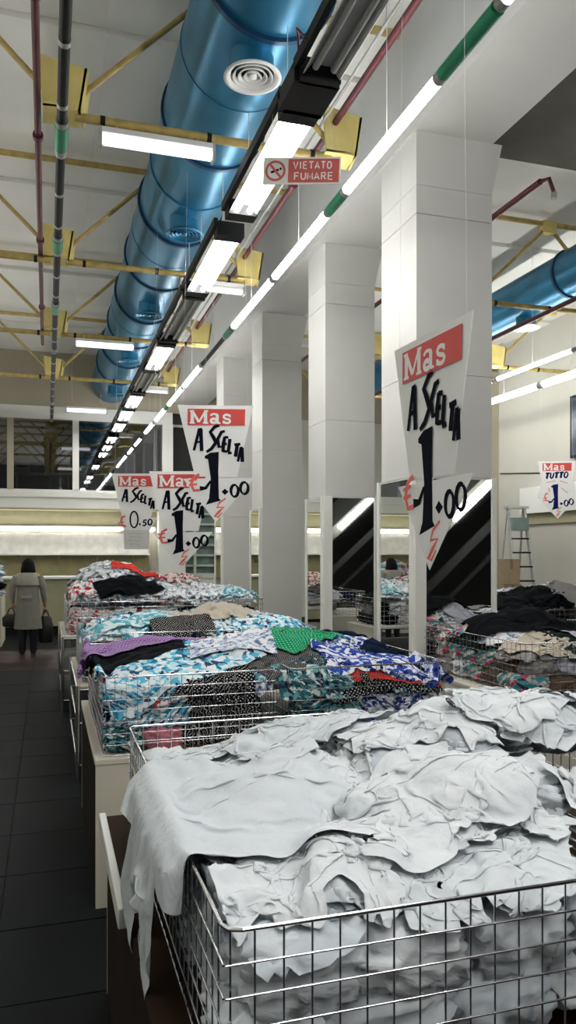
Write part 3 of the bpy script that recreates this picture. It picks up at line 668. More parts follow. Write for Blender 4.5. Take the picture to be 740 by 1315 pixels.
for s_, base in ((1, Vector((.25, .11, .73))), (-1, Vector((-.25, .15, .80)))):
    hv = [tuple(base)]; he = []; hr = [.022]
    for k in range(5):
        off = Vector(((k-1.5)*.016 if k < 4 else -s_*.03, .012, 0)); L_ = [.07, .078, .074, .06, .045][k]
        a_ = base+off*.7+Vector((0, 0, -.03)); i0 = len(hv)
        hv += [tuple(a_), tuple(a_+Vector((off.x*.2, .01, -L_*.5))), tuple(a_+Vector((off.x*.2, -.008, -L_)))]; he += [(0, i0), (i0, i0+1), (i0+1, i0+2)]; hr += [.010, .0085, .007]
    skin_mesh('hand', hv, he, hr, M_skin, P_, sub=1)
def loft(name, rings, m, parent, seg=28, cap=False):
    """rings: (cx, cy, z, rx, ry)"""
    q = MB(); vs = []
    for (cx, cy, z_, rx, ry) in rings:
        for k in range(seg):
            a_ = 2*math.pi*k/seg; vs.append((cx+rx*math.cos(a_)*(1+.03*math.sin(a_*6+z_*4)*(z_ < .9)), cy+ry*math.sin(a_), z_))
    fs = [(i*seg+k, i*seg+(k+1) % seg, (i+1)*seg+(k+1) % seg, (i+1)*seg+k) for i in range(len(rings)-1) for k in range(seg)]
    q.add(vs, fs, True)
    if cap: q.add(vs[-seg:], [tuple(range(seg))], True)
    return q.build(name, m, parent)
M_coat = mat('grey_coat', (.20, .195, .165), .9, var=.1, scale=14, bump=.3)
M_coat2 = mat('pale_grey_yoke', (.29, .28, .24), .9, var=.08, scale=14)
ct = loft('coat', [(0, 0, .40, .215, .16), (0, 0, .42, .215, .16), (0, 0, .6, .20, .155), (0, 0, .8, .185, .15), (0, 0, .98, .165, .13), (0, 0, 1.12, .175, .125), (0, 0, 1.22, .185, .115), (0, 0, 1.275, .15, .09), (0, .0, 1.31, .07, .065)], M_coat, P_)
loft('yoke', [(0, 0, 1.10, .20, .145), (0, 0, 1.105, .203, .147), (0, 0, 1.2, .20, .135), (0, 0, 1.27, .165, .10), (0, 0, 1.325, .075, .07)], M_coat2, ct)
q = MB(); q.tube([(.17, 0, 1.24), (.225, -.01, 1.12), (.24, .0, 1.0), (.255, .06, .84)], [.065, .058, .052, .042], 12); q.build('sleeve', M_coat, ct)
q = MB(); q.tube([(-.17, 0, 1.24), (-.235, 0, 1.12), (-.25, .02, 1.0), (-.255, .08, .87)], [.065, .058, .052, .042], 12); q.build('sleeve', M_coat2, ct)
boxo('half_belt', M_coat2, (-.08, -.165, .90, .09, -.15, .94), ct)
for s_, dy in ((.085, 0), (-.085, -.02)):
    q = MB(); q.tube([(s_, .0, .42), (s_, -.01+dy, .2), (s_, -.01+dy, .05)], [.07, .06, .055], 12); q.build('trouser_leg', M_black, P_)
    q = MB(); q.tube([(s_, -.06+dy, .035), (s_, .04+dy, .04), (s_, .16+dy, .025)], [.038, .042, .028], 12); q.build('shoe', M_black, P_)
hr_ = loft('hair', [(0, .01, 1.29, .115, .085), (0, .01, 1.32, .118, .095), (0, .02, 1.39, .108, .105), (0, .03, 1.46, .096, .10), (0, .035, 1.51, .07, .075), (0, .035, 1.535, .03, .03)], M_hair, P_, cap=True)
q = MB(); q.lathe([(0, 1.33), (.05, 1.34), (.07, 1.40), (.068, 1.46), (.04, 1.50), (0, 1.505)], 0, .075, 16); hd = q.build('face', M_skin, P_)
q = MB(); q.tube([(0, .14, 1.43), (0, .165, 1.405), (0, .145, 1.395)], [.008, .014, .008], 8); q.build('nose', M_skin, hd)
for s_ in (-.026, .026): q = MB(); q.lathe([(0, 1.415), (.009, 1.422), (0, 1.431)], s_, .142, 8); q.build('eye', M_wht, hd)
q = MB(); q.tube([(-.022, .136, 1.37), (0, .142, 1.368), (.022, .136, 1.37)], .005, 6); q.build('mouth', mat('lips', (.4, .12, .1)), hd)
rot = Matrix.Rotation(R(-8), 4, 'Z')
def wp(v): return Matrix.Translation((px_, py_, 0)) @ rot @ Vector(v)
def bag(name, at, w, d_, h, m, label, rz=0, strap=True):
    t = empty(name, wp(at), R(-8)+rz, label, 'bag')
    rings = [(0, 0, -h, w*.42, d_*.42), (0, 0, -h+.02, w*.5, d_*.5), (0, 0, -h*.5, w*.52, d_*.52), (0, 0, -.12, w*.40, d_*.38), (0, 0, -.09, w*.3, d_*.12)]
    loft('bag_body', rings, m, t, 20, True)
    q = MB(); q.tube([(-w*.22, 0, -.11), (-w*.14, 0, -.02), (0, 0, .01), (w*.14, 0, -.02), (w*.22, 0, -.11)], .010, 8); q.build('handle', m, t)
bag('handbag', (-.29, .15, .72), .27, .13, .30, mat('black_leather', (.005, .005, .006), .5, bump=.2), 'black leather handbag held in the left hand of the shopper')
bag('plastic_bag', (.26, .11, .68), .23, .15, .52, mat('black_plastic', (.005, .006, .007), .5, bump=.5, bscale=20), 'long black plastic bag hanging from the right hand of the shopper')

# ================================================================== TABLES
def table(x0, y0, x1, y1, ztop, label, side=M_tbl, frontp=True, grp=None, topm=M_tbl):
    t = empty('display_table', ((x0+x1)/2, (y0+y1)/2, 0), 0, label, 'table', grp)
    hw, hd = (x1-x0)/2, (y1-y0)/2
    boxo('table_top', topm, (-hw, -hd, ztop-.03, hw, hd, ztop-.002), t, bevel=.004)
    boxo('side_panel', side, (-hw+.005, -hd+.02, .0, -hw+.03, hd-.02, ztop-.031), t)
    boxo('side_panel', side, (hw-.03, -hd+.02, .0, hw-.005, hd-.02, ztop-.031), t)
    if frontp: boxo('front_panel', M_tbl, (-hw+.004, -hd+.004, .0, hw-.004, -hd+.02, ztop-.031), t)
    boxo('back_panel', M_tbl, (-hw+.004, hd-.02, .0, hw-.004, hd-.004, ztop-.031), t)
    return t
ZT = .66
table(.21, 1.15, 2.05, 2.99, ZT, 'dark wooden table with a pale edge strip under the white clothes bins', side=M_brown_shade, topm=mat('brown_wood', (.03, .017, .010), .8, spec=.1, var=.3, scale=4))
boxo('edge_strip', M_wht, (-.945, .10, ZT-.045, -.92, .92, ZT+.012), bpy.data.objects['display_table'], bevel=.004)
table(.21, 3.69, 2.10, 5.20, .69, 'table with cream front and shade-darkened side under the second row of bins', side=M_brown_shade)  # side takes the dark brown to put its shade into the colour
table(2.88, 4.28, 5.0, 5.82, .69, 'cream panelled table under the nearest bin of the right row')
table(3.9, 6.75, 6.2, 8.2, .69, 'cream table under the second bin of the right row, behind the column')
table(5.4, 9.3, 8.3, 10.8, .69, 'cream table in the right bay in front of the ladder')

def rack(x0, y0, x1, y1, zt, label):
    t = empty('display_rack', ((x0+x1)/2, (y0+y1)/2, 0), 0, label, 'rack'); hw, hd = (x1-x0)/2, (y1-y0)/2
    for sx in (-hw, hw):
        for sy in (-hd, hd): q = MB(); q.tube([(sx, sy, 0), (sx, sy, zt)], .018, 8); q.build('leg', M_chrome, t)
    for z_ in (.12, .42, zt-.03):
        q = MB()
        for a_, b_ in (((-hw, -hd), (hw, -hd)), ((hw, -hd), (hw, hd)), ((hw, hd), (-hw, hd)), ((-hw, hd), (-hw, -hd))): q.tube([(*a_, z_), (*b_, z_)], .012, 6)
        q.build('rail', M_chrome, t)
        boxo('shelf', M_black, (-hw+.02, -hd+.02, z_-.012, hw-.02, hd-.02, z_), t)
    boxo('shelf', M_tbl, (-hw, -hd, zt-.015, hw, hd, zt-.001), t)
rack(.21, 5.75, 2.10, 7.35, .69, 'chrome and black rack under the third row of bins')
rack(.15, 8.3, 2.35, 10.1, .78, 'chrome and black rack under the far pile of red and white clothes')
rack(.3, 11.3, 2.4, 12.7, .78, 'chrome rack under the farthest pile, by the third column')
table(-2.3, 14.3, -.75, 15.6, .85, 'cream table with mixed clothes left of the shopper')

# ================================================================== WIRE BASKETS
WIRE = {}
def wire_mesh(L, r_, seg=6):
    k = (round(L, 3), r_)
    if k not in WIRE:
        q = MB(); q.tube([(0, 0, 0), (0, 0, L)], r_, seg); WIRE[k] = q.mesh('wire', M_chrome)
    return WIRE[k]
def basket(x0, y0, x1, y1, z0, z1, label, pieces=True, step=.0525, r_=.0022, grp='chrome wire bins on the tables'):
    t = empty('wire_bin', (x0, y0, z0), 0, label, 'basket', grp); w, d_, h = x1-x0, y1-y0, z1-z0
    nx, ny, nz = round(w/step), round(d_/step), max(2, round(h/.0535))
    q = MB(); rr = .0042; c_ = .03
    def rim(z_, rr_):
        pts = [(c_, 0, z_), (w-c_, 0, z_), (w-c_*.3, c_*.3, z_), (w, c_, z_), (w, d_-c_, z_), (w-c_*.3, d_-c_*.3, z_), (w-c_, d_, z_), (c_, d_, z_), (c_*.3, d_-c_*.3, z_), (0, d_-c_, z_), (0, c_, z_), (c_*.3, c_*.3, z_), (c_, 0, z_)]
        q_ = MB(); q_.tube(pts, rr_, 8); return q_
    rim(h, rr).build('top_rim', M_chrome, t); rim(0.005, .003).build('bottom_rim', M_chrome, t)
    V_, Hh = [], []
    for i in range(1, nx):
        for yy in (0, d_): V_.append((i*w/nx, yy))
    for j in range(1, ny):
        for xx in (0, w): V_.append((xx, j*d_/ny))
    V_ += [(.012, .012), (w-.012, .012), (.012, d_-.012), (w-.012, d_-.012)]
    zs = [h*k/nz for k in range(1, nz)]
    if pieces:
        for (a_, b_) in V_: link_mesh('wire', wire_mesh(h, r_), t, (a_, b_, 0))
        for z_ in zs:
            for yy in (-.003, d_+.003): link_mesh('wire', wire_mesh(w, r_), t, (0, yy, z_), (0, R(90), 0))
            for xx in (-.003, w+.003): link_mesh('wire', wire_mesh(d_, r_), t, (xx, 0, z_), (R(-90), 0, 0))
    else:
        q = MB()
        for (a_, b_) in V_: q.tube([(a_, b_, 0), (a_, b_, h)], r_, 5, caps=False)
        for z_ in zs:
            for yy in (0, d_): q.tube([(0, yy, z_), (w, yy, z_)], r_, 5, caps=False)
            for xx in (0, w): q.tube([(xx, 0, z_), (xx, d_, z_)], r_, 5, caps=False)
        tag(q.build('wire_mesh', M_chrome, t), kind='stuff')
    q = MB()
    for i in range(1, int(w/.1)): q.tube([(i*.1, 0, .004), (i*.1, d_, .004)], .0022, 4, caps=False)
    q.build('base_grid', M_chrome, t)
    return t
basket(.29, 1.30, 1.13, 2.93, ZT, 1.0, 'nearest chrome wire bin at front, full of white clothes')
basket(1.17, 1.30, 1.99, 2.90, ZT, 1.0, 'chrome wire bin right of the nearest one, its far rim bare')
basket(.25, 3.72, 1.09, 5.10, .69, 1.06, 'left wire bin of the second row, black polka dot cloth at front', True, .0525, .0017)
basket(1.17, 3.72, 2.04, 5.10, .69, 1.06, 'right wire bin of the second row, blue leaf print over its rim', True, .0525, .0017)
basket(.25, 5.80, 1.10, 7.25, .69, 1.05, 'left wire bin of the third row behind the lilac garment', False, .07, .0028)
basket(1.16, 5.80, 2.04, 7.25, .69, 1.05, 'right wire bin of the third row, under beige cloth', False, .07, .0028)
basket(.2, 8.35, 1.25, 10.0, .78, 1.12, 'far left wire bin with the tall red and white pile', False, .07, .003)
basket(1.3, 8.35, 2.3, 10.0, .78, 1.12, 'far right wire bin with blue prints, before the third column', False, .07, .003)
basket(2.95, 4.35, 4.6, 5.76, .69, 1.05, 'large wire bin of the right row, nearest, with black garment on top', True, .0525, .0017)
basket(4.0, 6.8, 6.1, 8.1, .69, 1.05, 'second wire bin of the right row at the frame edge', False, .06, .0025)
basket(5.5, 9.35, 8.2, 10.7, .69, 1.05, 'pale wire bin of white clothes in front of the ladder', False, .06, .003)

# ================================================================== GARMENTS: a small cloth solver drops each garment on its pile
RS = np.random.RandomState(11)
def smooth_noise(rs, n_, m_, k):
    a = np.zeros((n_, m_), np.float32)
    u = np.linspace(0, 1, n_)[:, None]; v = np.linspace(0, 1, m_)[None, :]
    for i in range(7):
        f = k*(.6+rs.rand()*1.2); th = rs.rand()*6.28
        a += np.sin(6.28*f*(u*math.cos(th)+v*math.sin(th))+rs.rand()*6.28)*(.5+.5*rs.rand())
    return a/3
class Pile:
    def __init__(s, x0, y0, x1, y1, res=.018):
        s.x0, s.y0, s.res = x0, y0, res; s.nx = int((x1-x0)/res)+2; s.ny = int((y1-y0)/res)+2
        s.X, s.Y = np.meshgrid(x0+np.arange(s.nx)*res, y0+np.arange(s.ny)*res, indexing='ij'); s.H = np.zeros((s.nx, s.ny), np.float32)
    def at(s, x, y):
        a = np.clip((x-s.x0)/s.res, 0, s.nx-1.001); b_ = np.clip((y-s.y0)/s.res, 0, s.ny-1.001)
        i = a.astype(np.int32); j = b_.astype(np.int32); fa = a-i; fb = b_-j; H = s.H
        return H[i, j]*(1-fa)*(1-fb)+H[i+1, j]*fa*(1-fb)+H[i, j+1]*(1-fa)*fb+H[i+1, j+1]*fa*fb
    def drop(s, P):
        Q = P
        Q = np.concatenate([Q, (Q[:, 1:, :]+Q[:, :-1, :])/2], 1) if 0 else Q
        mid = [Q.reshape(-1, 3), ((Q[1:]+Q[:-1])/2).reshape(-1, 3), ((Q[:, 1:]+Q[:, :-1])/2).reshape(-1, 3), ((Q[1:, 1:]+Q[:-1, :-1])/2).reshape(-1, 3)]
        A = np.concatenate(mid)
        for dx, dy in ((0, 0), (.5, .5), (-.5, .5)):
            i = np.clip(((A[:, 0]-s.x0)/s.res+.5+dx).astype(int), 0, s.nx-1); j = np.clip(((A[:, 1]-s.y0)/s.res+.5+dy).astype(int), 0, s.ny-1)
            np.maximum.at(s.H, (i, j), A[:, 2])
def simulate(pile, gs, nu, nv, steps=34, iters=5, thick=.009):
    """gs: dicts cx cy yaw w h squash lift bounds. All garments of one layer move together."""
    G = len(gs); P = np.zeros((G, nu, nv, 3), np.float32); L = np.zeros((G, 2), np.float32); B = np.zeros((G, 4), np.float32)
    for g, d in enumerate(gs):
        rs = np.random.RandomState(d['seed']); w, h = d['w'], d['h']; L[g] = (w/(nu-1), h/(nv-1))
        u = (np.linspace(-.5, .5, nu)[:, None]*w*d['squash'][0]).repeat(nv, 1); v = (np.linspace(-.5, .5, nv)[None, :]*h*d['squash'][1]).repeat(nu, 0)
        u = u + smooth_noise(rs, nu, nv, 1.6)*.05*w; v = v + smooth_noise(rs, nu, nv, 1.6)*.05*h
        c, s_ = math.cos(d['yaw']), math.sin(d['yaw'])
        P[g, ..., 0] = d['cx']+u*c-v*s_; P[g, ..., 1] = d['cy']+u*s_+v*c
        B[g] = d['bounds']
    P[..., 0] = np.clip(P[..., 0], B[:, 0, None, None], B[:, 2, None, None]); P[..., 1] = np.clip(P[..., 1], B[:, 1, None, None], B[:, 3, None, None])
    for g, d in enumerate(gs):
        rs = np.random.RandomState(d['seed']+1)
        hh = pile.at(P[g, ..., 0], P[g, ..., 1])
        P[g, ..., 2] = np.maximum(hh, hh.mean())*.6+hh.max()*.4+.015+d.get('amp', .09)*np.abs(smooth_noise(rs, nu, nv, d.get('freq', 2.2)))
    prev = P.copy()
    def con(sl1, sl2, rest, k, only_stretch=True):
        a = P[:, sl1[0], sl1[1]]; b_ = P[:, sl2[0], sl2[1]]
        dv = b_-a; ln = np.sqrt((dv*dv).sum(-1))+1e-7; r0 = rest[:, None, None]
        diff = (ln-r0)/ln
        if only_stretch: diff = np.where(ln > r0, diff, diff*COMP)
        c = dv*(diff*.5*k)[..., None]
        P[:, sl1[0], sl1[1]] += c; P[:, sl2[0], sl2[1]] -= c
    S = slice
    Lu, Lv = L[:, 0], L[:, 1]; Ld = np.sqrt(Lu**2+Lv**2)
    def par(n_, o, st=1):   # pair slices of parity o
        a = S(o, n_-st, 2*st) if st == 1 else S(0, n_-st)
        return a
    for it in range(steps):
        v = (P-prev)*.93; prev = P.copy(); P += v; P[..., 2] -= .0026
        for k in range(iters):
            for o in (0, 1):
                m = (nu-1-o+1)//2
                con((S(o, o+2*m-1, 2), S(None)), (S(o+1, o+2*m, 2), S(None)), Lu, 1.0)
                m = (nv-1-o+1)//2
                con((S(None), S(o, o+2*m-1, 2)), (S(None), S(o+1, o+2*m, 2)), Lv, 1.0)
            con((S(0, -1), S(0, -1)), (S(1, None), S(1, None)), Ld, .35); con((S(1, None), S(0, -1)), (S(0, -1), S(1, None)), Ld, .35)
            con((S(0, -2), S(None)), (S(2, None), S(None)), Lu*2, BEND); con((S(None), S(0, -2)), (S(None), S(2, None)), Lv*2, BEND)
        P[..., 0] = np.clip(P[..., 0], B[:, 0, None, None], B[:, 2, None, None]); P[..., 1] = np.clip(P[..., 1], B[:, 1, None, None], B[:, 3, None, None])
        hh = pile.at(P[..., 0], P[..., 1])+thick; pen = hh-P[..., 2]
        deep = pen > .07
        for a_ in (0, 1): P[..., a_] = np.where(deep, prev[..., a_], P[..., a_])
        hh = np.where(deep, pile.at(P[..., 0], P[..., 1])+thick, hh); pen = hh-P[..., 2]
        hit = pen > 0
        P[..., 2] = np.where(hit, hh, P[..., 2])
        for a_ in (0, 1): P[..., a_] = np.where(hit, prev[..., a_]+(P[..., a_]-prev[..., a_])*.35, P[..., a_])
    return P
BEND = .10
COMP = .55
def outline(kind, nu, nv):
    u = (np.arange(nu-1)+.5)/(nu-1)-.5; v = (np.arange(nv-1)+.5)/(nv-1); U, V_ = np.meshgrid(u, v, indexing='ij'); A = np.abs(U)
    if kind == 'shirt':
        m = (A < .31) | ((V_ > .66-(A-.31)*.0) & (V_ > .62+(.5-A)*.25*0) & (V_ < 1.02-(A-.15)*.35)); m &= ~((A < .10) & (V_ > .93)); m &= ~((A > .31) & (V_ < .62+(A-.31)*-.1)); return m
    if kind == 'top': return ~((A > .30) & (V_ > .70)) & ~((A < .13) & (V_ > .88))
    if kind == 'skirt': return A < .34+.16*(1-V_)
    return np.ones_like(U, bool)
def garment_object(name, P, kind, w, h, m, sub, solid, label, cat, group, collar=None):
    nu, nv = P.shape[:2]; msk = outline(kind, nu, nv)
    i, j = np.nonzero(msk); idx = np.stack([i*nv+j, (i+1)*nv+j, (i+1)*nv+j+1, i*nv+j+1], 1)
    used, inv = np.unique(idx.ravel(), return_inverse=True); co = P.reshape(-1, 3)[used]
    c0 = co.mean(0); c0[2] = co[:, 2].min()
    me = bpy.data.meshes.new(name); me.vertices.add(len(used)); me.vertices.foreach_set('co', (co-c0).astype(np.float32).ravel())
    nf = len(idx); me.loops.add(nf*4); me.loops.foreach_set('vertex_index', inv.astype(np.int32).ravel())
    me.polygons.add(nf); me.polygons.foreach_set('loop_start', np.arange(nf, dtype=np.int32)*4); me.polygons.foreach_set('loop_total', np.full(nf, 4, np.int32)); me.polygons.foreach_set('use_smooth', np.ones(nf, bool))
    uvl = me.uv_layers.new(name='UVMap'); flat = used[inv.ravel()]
    uv = np.stack([(flat//nv)/(nu-1)*w, (flat % nv)/(nv-1)*h], 1).astype(np.float32); uvl.data.foreach_set('uv', uv.ravel())
    me.materials.append(m); me.update(); me.validate()
    o = bpy.data.objects.new(name, me); COL.objects.link(o); o.location = c0.tolist()
    if sub: s_ = o.modifiers.new('s', 'SUBSURF'); s_.levels = sub; s_.render_levels = sub
    if solid: s_ = o.modifiers.new('t', 'SOLIDIFY'); s_.thickness = solid; s_.offset = 0
    tag(o, label, cat, group)
    if collar and kind == 'shirt':
        # stitched neckband following the neck opening of the same cloth
        jj = int((nv-1)*.93); ii = [k for k in range(nu) if abs(k/(nu-1)-.5) < .13]
        pts = [Vector((P[k, jj]-c0).tolist())+Vector((0, 0, .004)) for k in ii]
        q = MB(); q.tube(pts, .006, 6); q.build('neckband', collar, o)
    return o
# packed bundles (folded or balled garments seen through the wires)
BUND = []
for s_ in range(7):
    bm = bmesh.new(); bmesh.ops.create_icosphere(bm, subdivisions=4, radius=1)
    off = Vector((s_*7.3, s_*3.1, 0)); ph = s_*1.7
    for v in bm.verts:
        p = v.co.copy()
        q_ = Vector((p.x*1.3+p.z*.4, p.y*1.1, p.z*2.6+p.x*.6*math.sin(ph)))+off
        f = mnoise.noise(q_*1.3); g_ = mnoise.noise(q_*2.7+Vector((f*2, f, 0))); k = 1-abs(g_)*2.0
        sq = (abs(p.x)**3+abs(p.y)**3+abs(p.z)**3)**(-1/3.)
        v.co = p*sq*(.84+.16*f+.20*k*abs(k)) + mnoise.noise_vector(q_*2)*.08
    uvl = bm.loops.layers.uv.new('UVMap')
    for fc in bm.faces:
        fc.smooth = True
        for lp in fc.loops: c = lp.vert.co; lp[uvl].uv = (c.x*.16+c.z*.13, c.y*.15+c.z*.1)
    me = bpy.data.meshes.new('bundle'); bm.to_mesh(me); bm.free(); me.materials.append(M_tbl); BUND.append(me)
def bundles(x0, y0, x1, y1, z0, ztop, mats, label, group, sides='fl', rnd=None, sx=.15, sy=.13, sz=.075, pick=None):
    rnd = rnd or random.Random(3); z_ = z0+sz*.9; row = 0; short = label.split(' behind the wires of ')[-1].split(' against the wires of ')[-1]; short = short if len(short) < 60 and short != label else 'the '+group.split(' the ')[-1].replace(', packed low', '')
    def lab(m, side, n_): return '%s bundle, %s wires of %s, %s up, %s along' % (WORD[m.name], {'f': 'front', 'l': 'left', 'r': 'right', 'b': 'back'}[side], short.replace('the front bins', 'the front bin'), ORD[row], ORD[n_])
    while z_ < ztop:
        for side in sides:
            if side in 'fb':
                x = x0+sx*(.8+.4*(row % 2)); n_ = 0
                while x < x1-sx*.5:
                    yy = y0+sy*.98 if side == 'f' else y1-sy*.98
                    o = link_mesh('garment_bundle', rnd.choice(BUND), None, (x, yy, z_), (rnd.uniform(-.1, .1), rnd.uniform(-.2, .2), rnd.choice([0, 3.14])+rnd.uniform(-.15, .15)), pick(x, z_) if pick else rnd.choice(mats))
                    o.scale = (sx*rnd.uniform(.95, 1.1), sy*.88, sz*rnd.uniform(1, 1.25)); tag(o, lab(o.material_slots[0].material, side, n_), 'clothes', group); n_ += 1; x += sx*rnd.uniform(1.5, 1.75)
            else:
                y = y0+sx*(2.2+.4*(row % 2)) if 'f' in sides else y0+sx; n_ = 0
                while y < y1-sx*.5:
                    xx = x0+sy*.98 if side == 'l' else x1-sy*.98
                    o = link_mesh('garment_bundle', rnd.choice(BUND), None, (xx, y, z_), (rnd.uniform(-.1, .1), rnd.uniform(-.2, .2), 1.57+rnd.uniform(-.15, .15)), rnd.choice(mats))
                    o.scale = (sx*rnd.uniform(.95, 1.1), sy*.88, sz*rnd.uniform(1, 1.25)); tag(o, lab(o.material_slots[0].material, side, n_), 'clothes', group); n_ += 1; y += sx*rnd.uniform(1.5, 1.75)
        z_ += sz*1.65; row += 1

C_w = [cloth('white_cloth', (.56, .60, .64)), cloth('white_cloth_cool', (.50, .55, .60)), cloth('white_cloth_bright', (.62, .655, .69))]
C_black = cloth('black_cloth', (.004, .005, .007)); C_navy = cloth('navy_cloth', (.004, .011, .03)); C_beige = cloth('beige_cloth', (.46, .41, .34))
C_grey = cloth('grey_cloth', (.26, .25, .25)); C_lav = cloth('pale_lilac_cloth', (.42, .42, .50)); C_red = cloth('red_cloth', (.58, .05, .04)); C_pink = cloth('pink_cloth', (.62, .22, .28)); C_dk = cloth('dark_green_cloth', (.012, .022, .02))
C_teal = cloth('teal_cloth', (.03, .26, .32)); C_brown = cloth('brown_cloth', (.12, .08, .06))
P_lil = polka('lilac_polka', (.20, .10, .28), (.48, .36, .56), 55, .30); P_blk = polka('black_polka', (.005, .005, .010), (.6, .6, .55), 58, .22); P_grn = polka('green_polka', (.0, .25, .11), (.35, .60, .42), 48, .2)
P_gry = polka('charcoal_fine_dots', (.018, .018, .022), (.34, .34, .33), 90, .28)
F_blue = floral('blue_white_floral', [(.30, (.72, .76, .78)), (.22, (.10, .42, .62)), (.16, (.45, .68, .76)), (.14, (.03, .06, .13)), (.1, (.65, .7, .74)), (.1, (.02, .2, .34))], 34)
F_ice = floral('ice_white_floral', [(.42, (.75, .77, .80)), (.22, (.36, .44, .62)), (.16, (.62, .68, .76)), (.2, (.14, .17, .32))], 42)
F_leaf = floral('royal_blue_leaf_print', [(.34, (.70, .73, .78)), (.30, (.03, .07, .38)), (.2, (.012, .02, .12)), (.16, (.45, .52, .66))], 30, .9)
F_teal = floral('teal_floral', [(.28, (.03, .12, .15)), (.24, (.12, .34, .36)), (.2, (.55, .62, .60)), (.28, (.015, .03, .06))], 34)
F_red = floral('red_white_print', [(.45, (.70, .67, .66)), (.2, (.55, .04, .05)), (.15, (.3, .3, .34)), (.2, (.72, .72, .74))], 16)
F_wht = floral('white_speckled_print', [(.66, (.72, .74, .76)), (.10, (.30, .50, .62)), (.14, (.55, .55, .62)), (.10, (.16, .17, .28))], 24)
F_brn = floral('brown_pink_print', [(.35, (.55, .36, .34)), (.3, (.10, .04, .04)), (.35, (.65, .55, .52))], 26)
F_aqua = floral('aqua_print', [(.4, (.60, .70, .72)), (.3, (.10, .36, .46)), (.3, (.35, .56, .62))], 22)
F_mix = floral('multicolour_print', [(.25, (.4, .36, .32)), (.2, (.04, .28, .34)), (.15, (.5, .08, .15)), (.2, (.03, .03, .05)), (.2, (.55, .52, .48))], 14)
PAL_MIX = [F_mix, C_black, C_grey, C_brown, F_teal, C_lav, C_beige, C_navy, F_wht, C_dk]
print('cloth start', round(time.time()-T0, 1))

def mound(pile, base, x0, y0, x1, y1, edge, bumps, edge_drop=.10, outside=None, noise_amp=.02, seed=0):
    X, Y = pile.X, pile.Y; H = np.full(X.shape, base, np.float32)
    for (bx, by, br, bh) in bumps: H += bh*np.exp(-((X-bx)**2+(Y-by)**2)/(2*br*br))
    rs = np.random.RandomState(seed); H += noise_amp*smooth_noise(rs, pile.nx, pile.ny, 3.5)
    dd = np.minimum(np.minimum(X-x0, x1-X), np.minimum(Y-y0, y1-Y))
    H -= edge_drop*np.exp(-np.clip(dd, 0, 9)/edge)
    ins = dd > 0
    return H, ins
def run_pile(pile, layers, nu, nv, sub, solid, steps=34, iters=5):
    for ly in layers:
        P = simulate(pile, ly, nu, nv, steps, iters)
        for g, d in enumerate(ly):
            garment_object(d['name'], P[g], d['kind'], d['w'], d['h'], d['mat'], sub, solid, d['label'], d['cat'], d['group'], d.get('collar'))
            pile.drop(P[g])
def G(cx, cy, yaw, w, h, mat_, label, kind='shirt', name='t_shirt', cat='clothes', group=None, squash=(.8, .8), bounds=None, amp=.09, freq=2.2, collar=None, seed=None):
    G.n += 1
    return dict(cx=cx, cy=cy, yaw=yaw, w=w, h=h, mat=mat_, label=label, kind=kind, name=name, cat=cat, group=group, squash=squash, bounds=bounds, amp=amp, freq=freq, collar=collar, seed=(seed or 100+G.n*3))
G.n = 0
WORD = {'white_cloth': 'white', 'white_cloth_cool': 'cool white', 'white_cloth_bright': 'bright white', 'black_cloth': 'black', 'navy_cloth': 'navy', 'beige_cloth': 'beige', 'grey_cloth': 'grey', 'pale_lilac_cloth': 'pale lilac',
 'red_cloth': 'red', 'pink_cloth': 'pink', 'dark_green_cloth': 'dark green', 'teal_cloth': 'teal', 'brown_cloth': 'brown', 'lilac_polka': 'lilac dotted', 'black_polka': 'black dotted', 'green_polka': 'green dotted', 'charcoal_fine_dots': 'fine dotted',
 'blue_white_floral': 'blue floral', 'ice_white_floral': 'violet floral', 'royal_blue_leaf_print': 'royal blue leaf', 'teal_floral': 'teal floral', 'red_white_print': 'red printed', 'white_speckled_print': 'speckled white', 'brown_pink_print': 'brown pink', 'aqua_print': 'aqua print', 'multicolour_print': 'multicoloured'}
ORD = ['first', 'second', 'third', 'fourth', 'fifth', 'sixth', 'seventh', 'eighth', 'ninth', 'tenth', 'eleventh', 'twelfth', 'thirteenth', 'fourteenth']
def placed(m, a_, cols_, rows, k, nk, where, kind):
    c = ['left', 'middle', 'right'] if cols_ == 3 else (['left', 'right'] if cols_ == 2 else ['left', 'centre left', 'centre right', 'right'] if cols_ == 4 else [ORD[i]+' from left' for i in range(cols_)])
    r_ = ['front', 'back'] if rows == 2 else (['front', 'middle', 'back'] if rows == 3 else ['front', 'front middle', 'back middle', 'back'])
    ly = 'lower layer' if k == 0 and nk > 1 else ('upper layer' if k == nk-1 else 'middle layer')
    return '%s %s, %s %s of %s, %s' % (WORD[m.name], {'shirt': 't-shirt', 'top': 'top', 'skirt': 'skirt', 'rect': 'cloth'}[kind], r_[min(a_//cols_, rows-1)], c[a_ % cols_], where, ly)

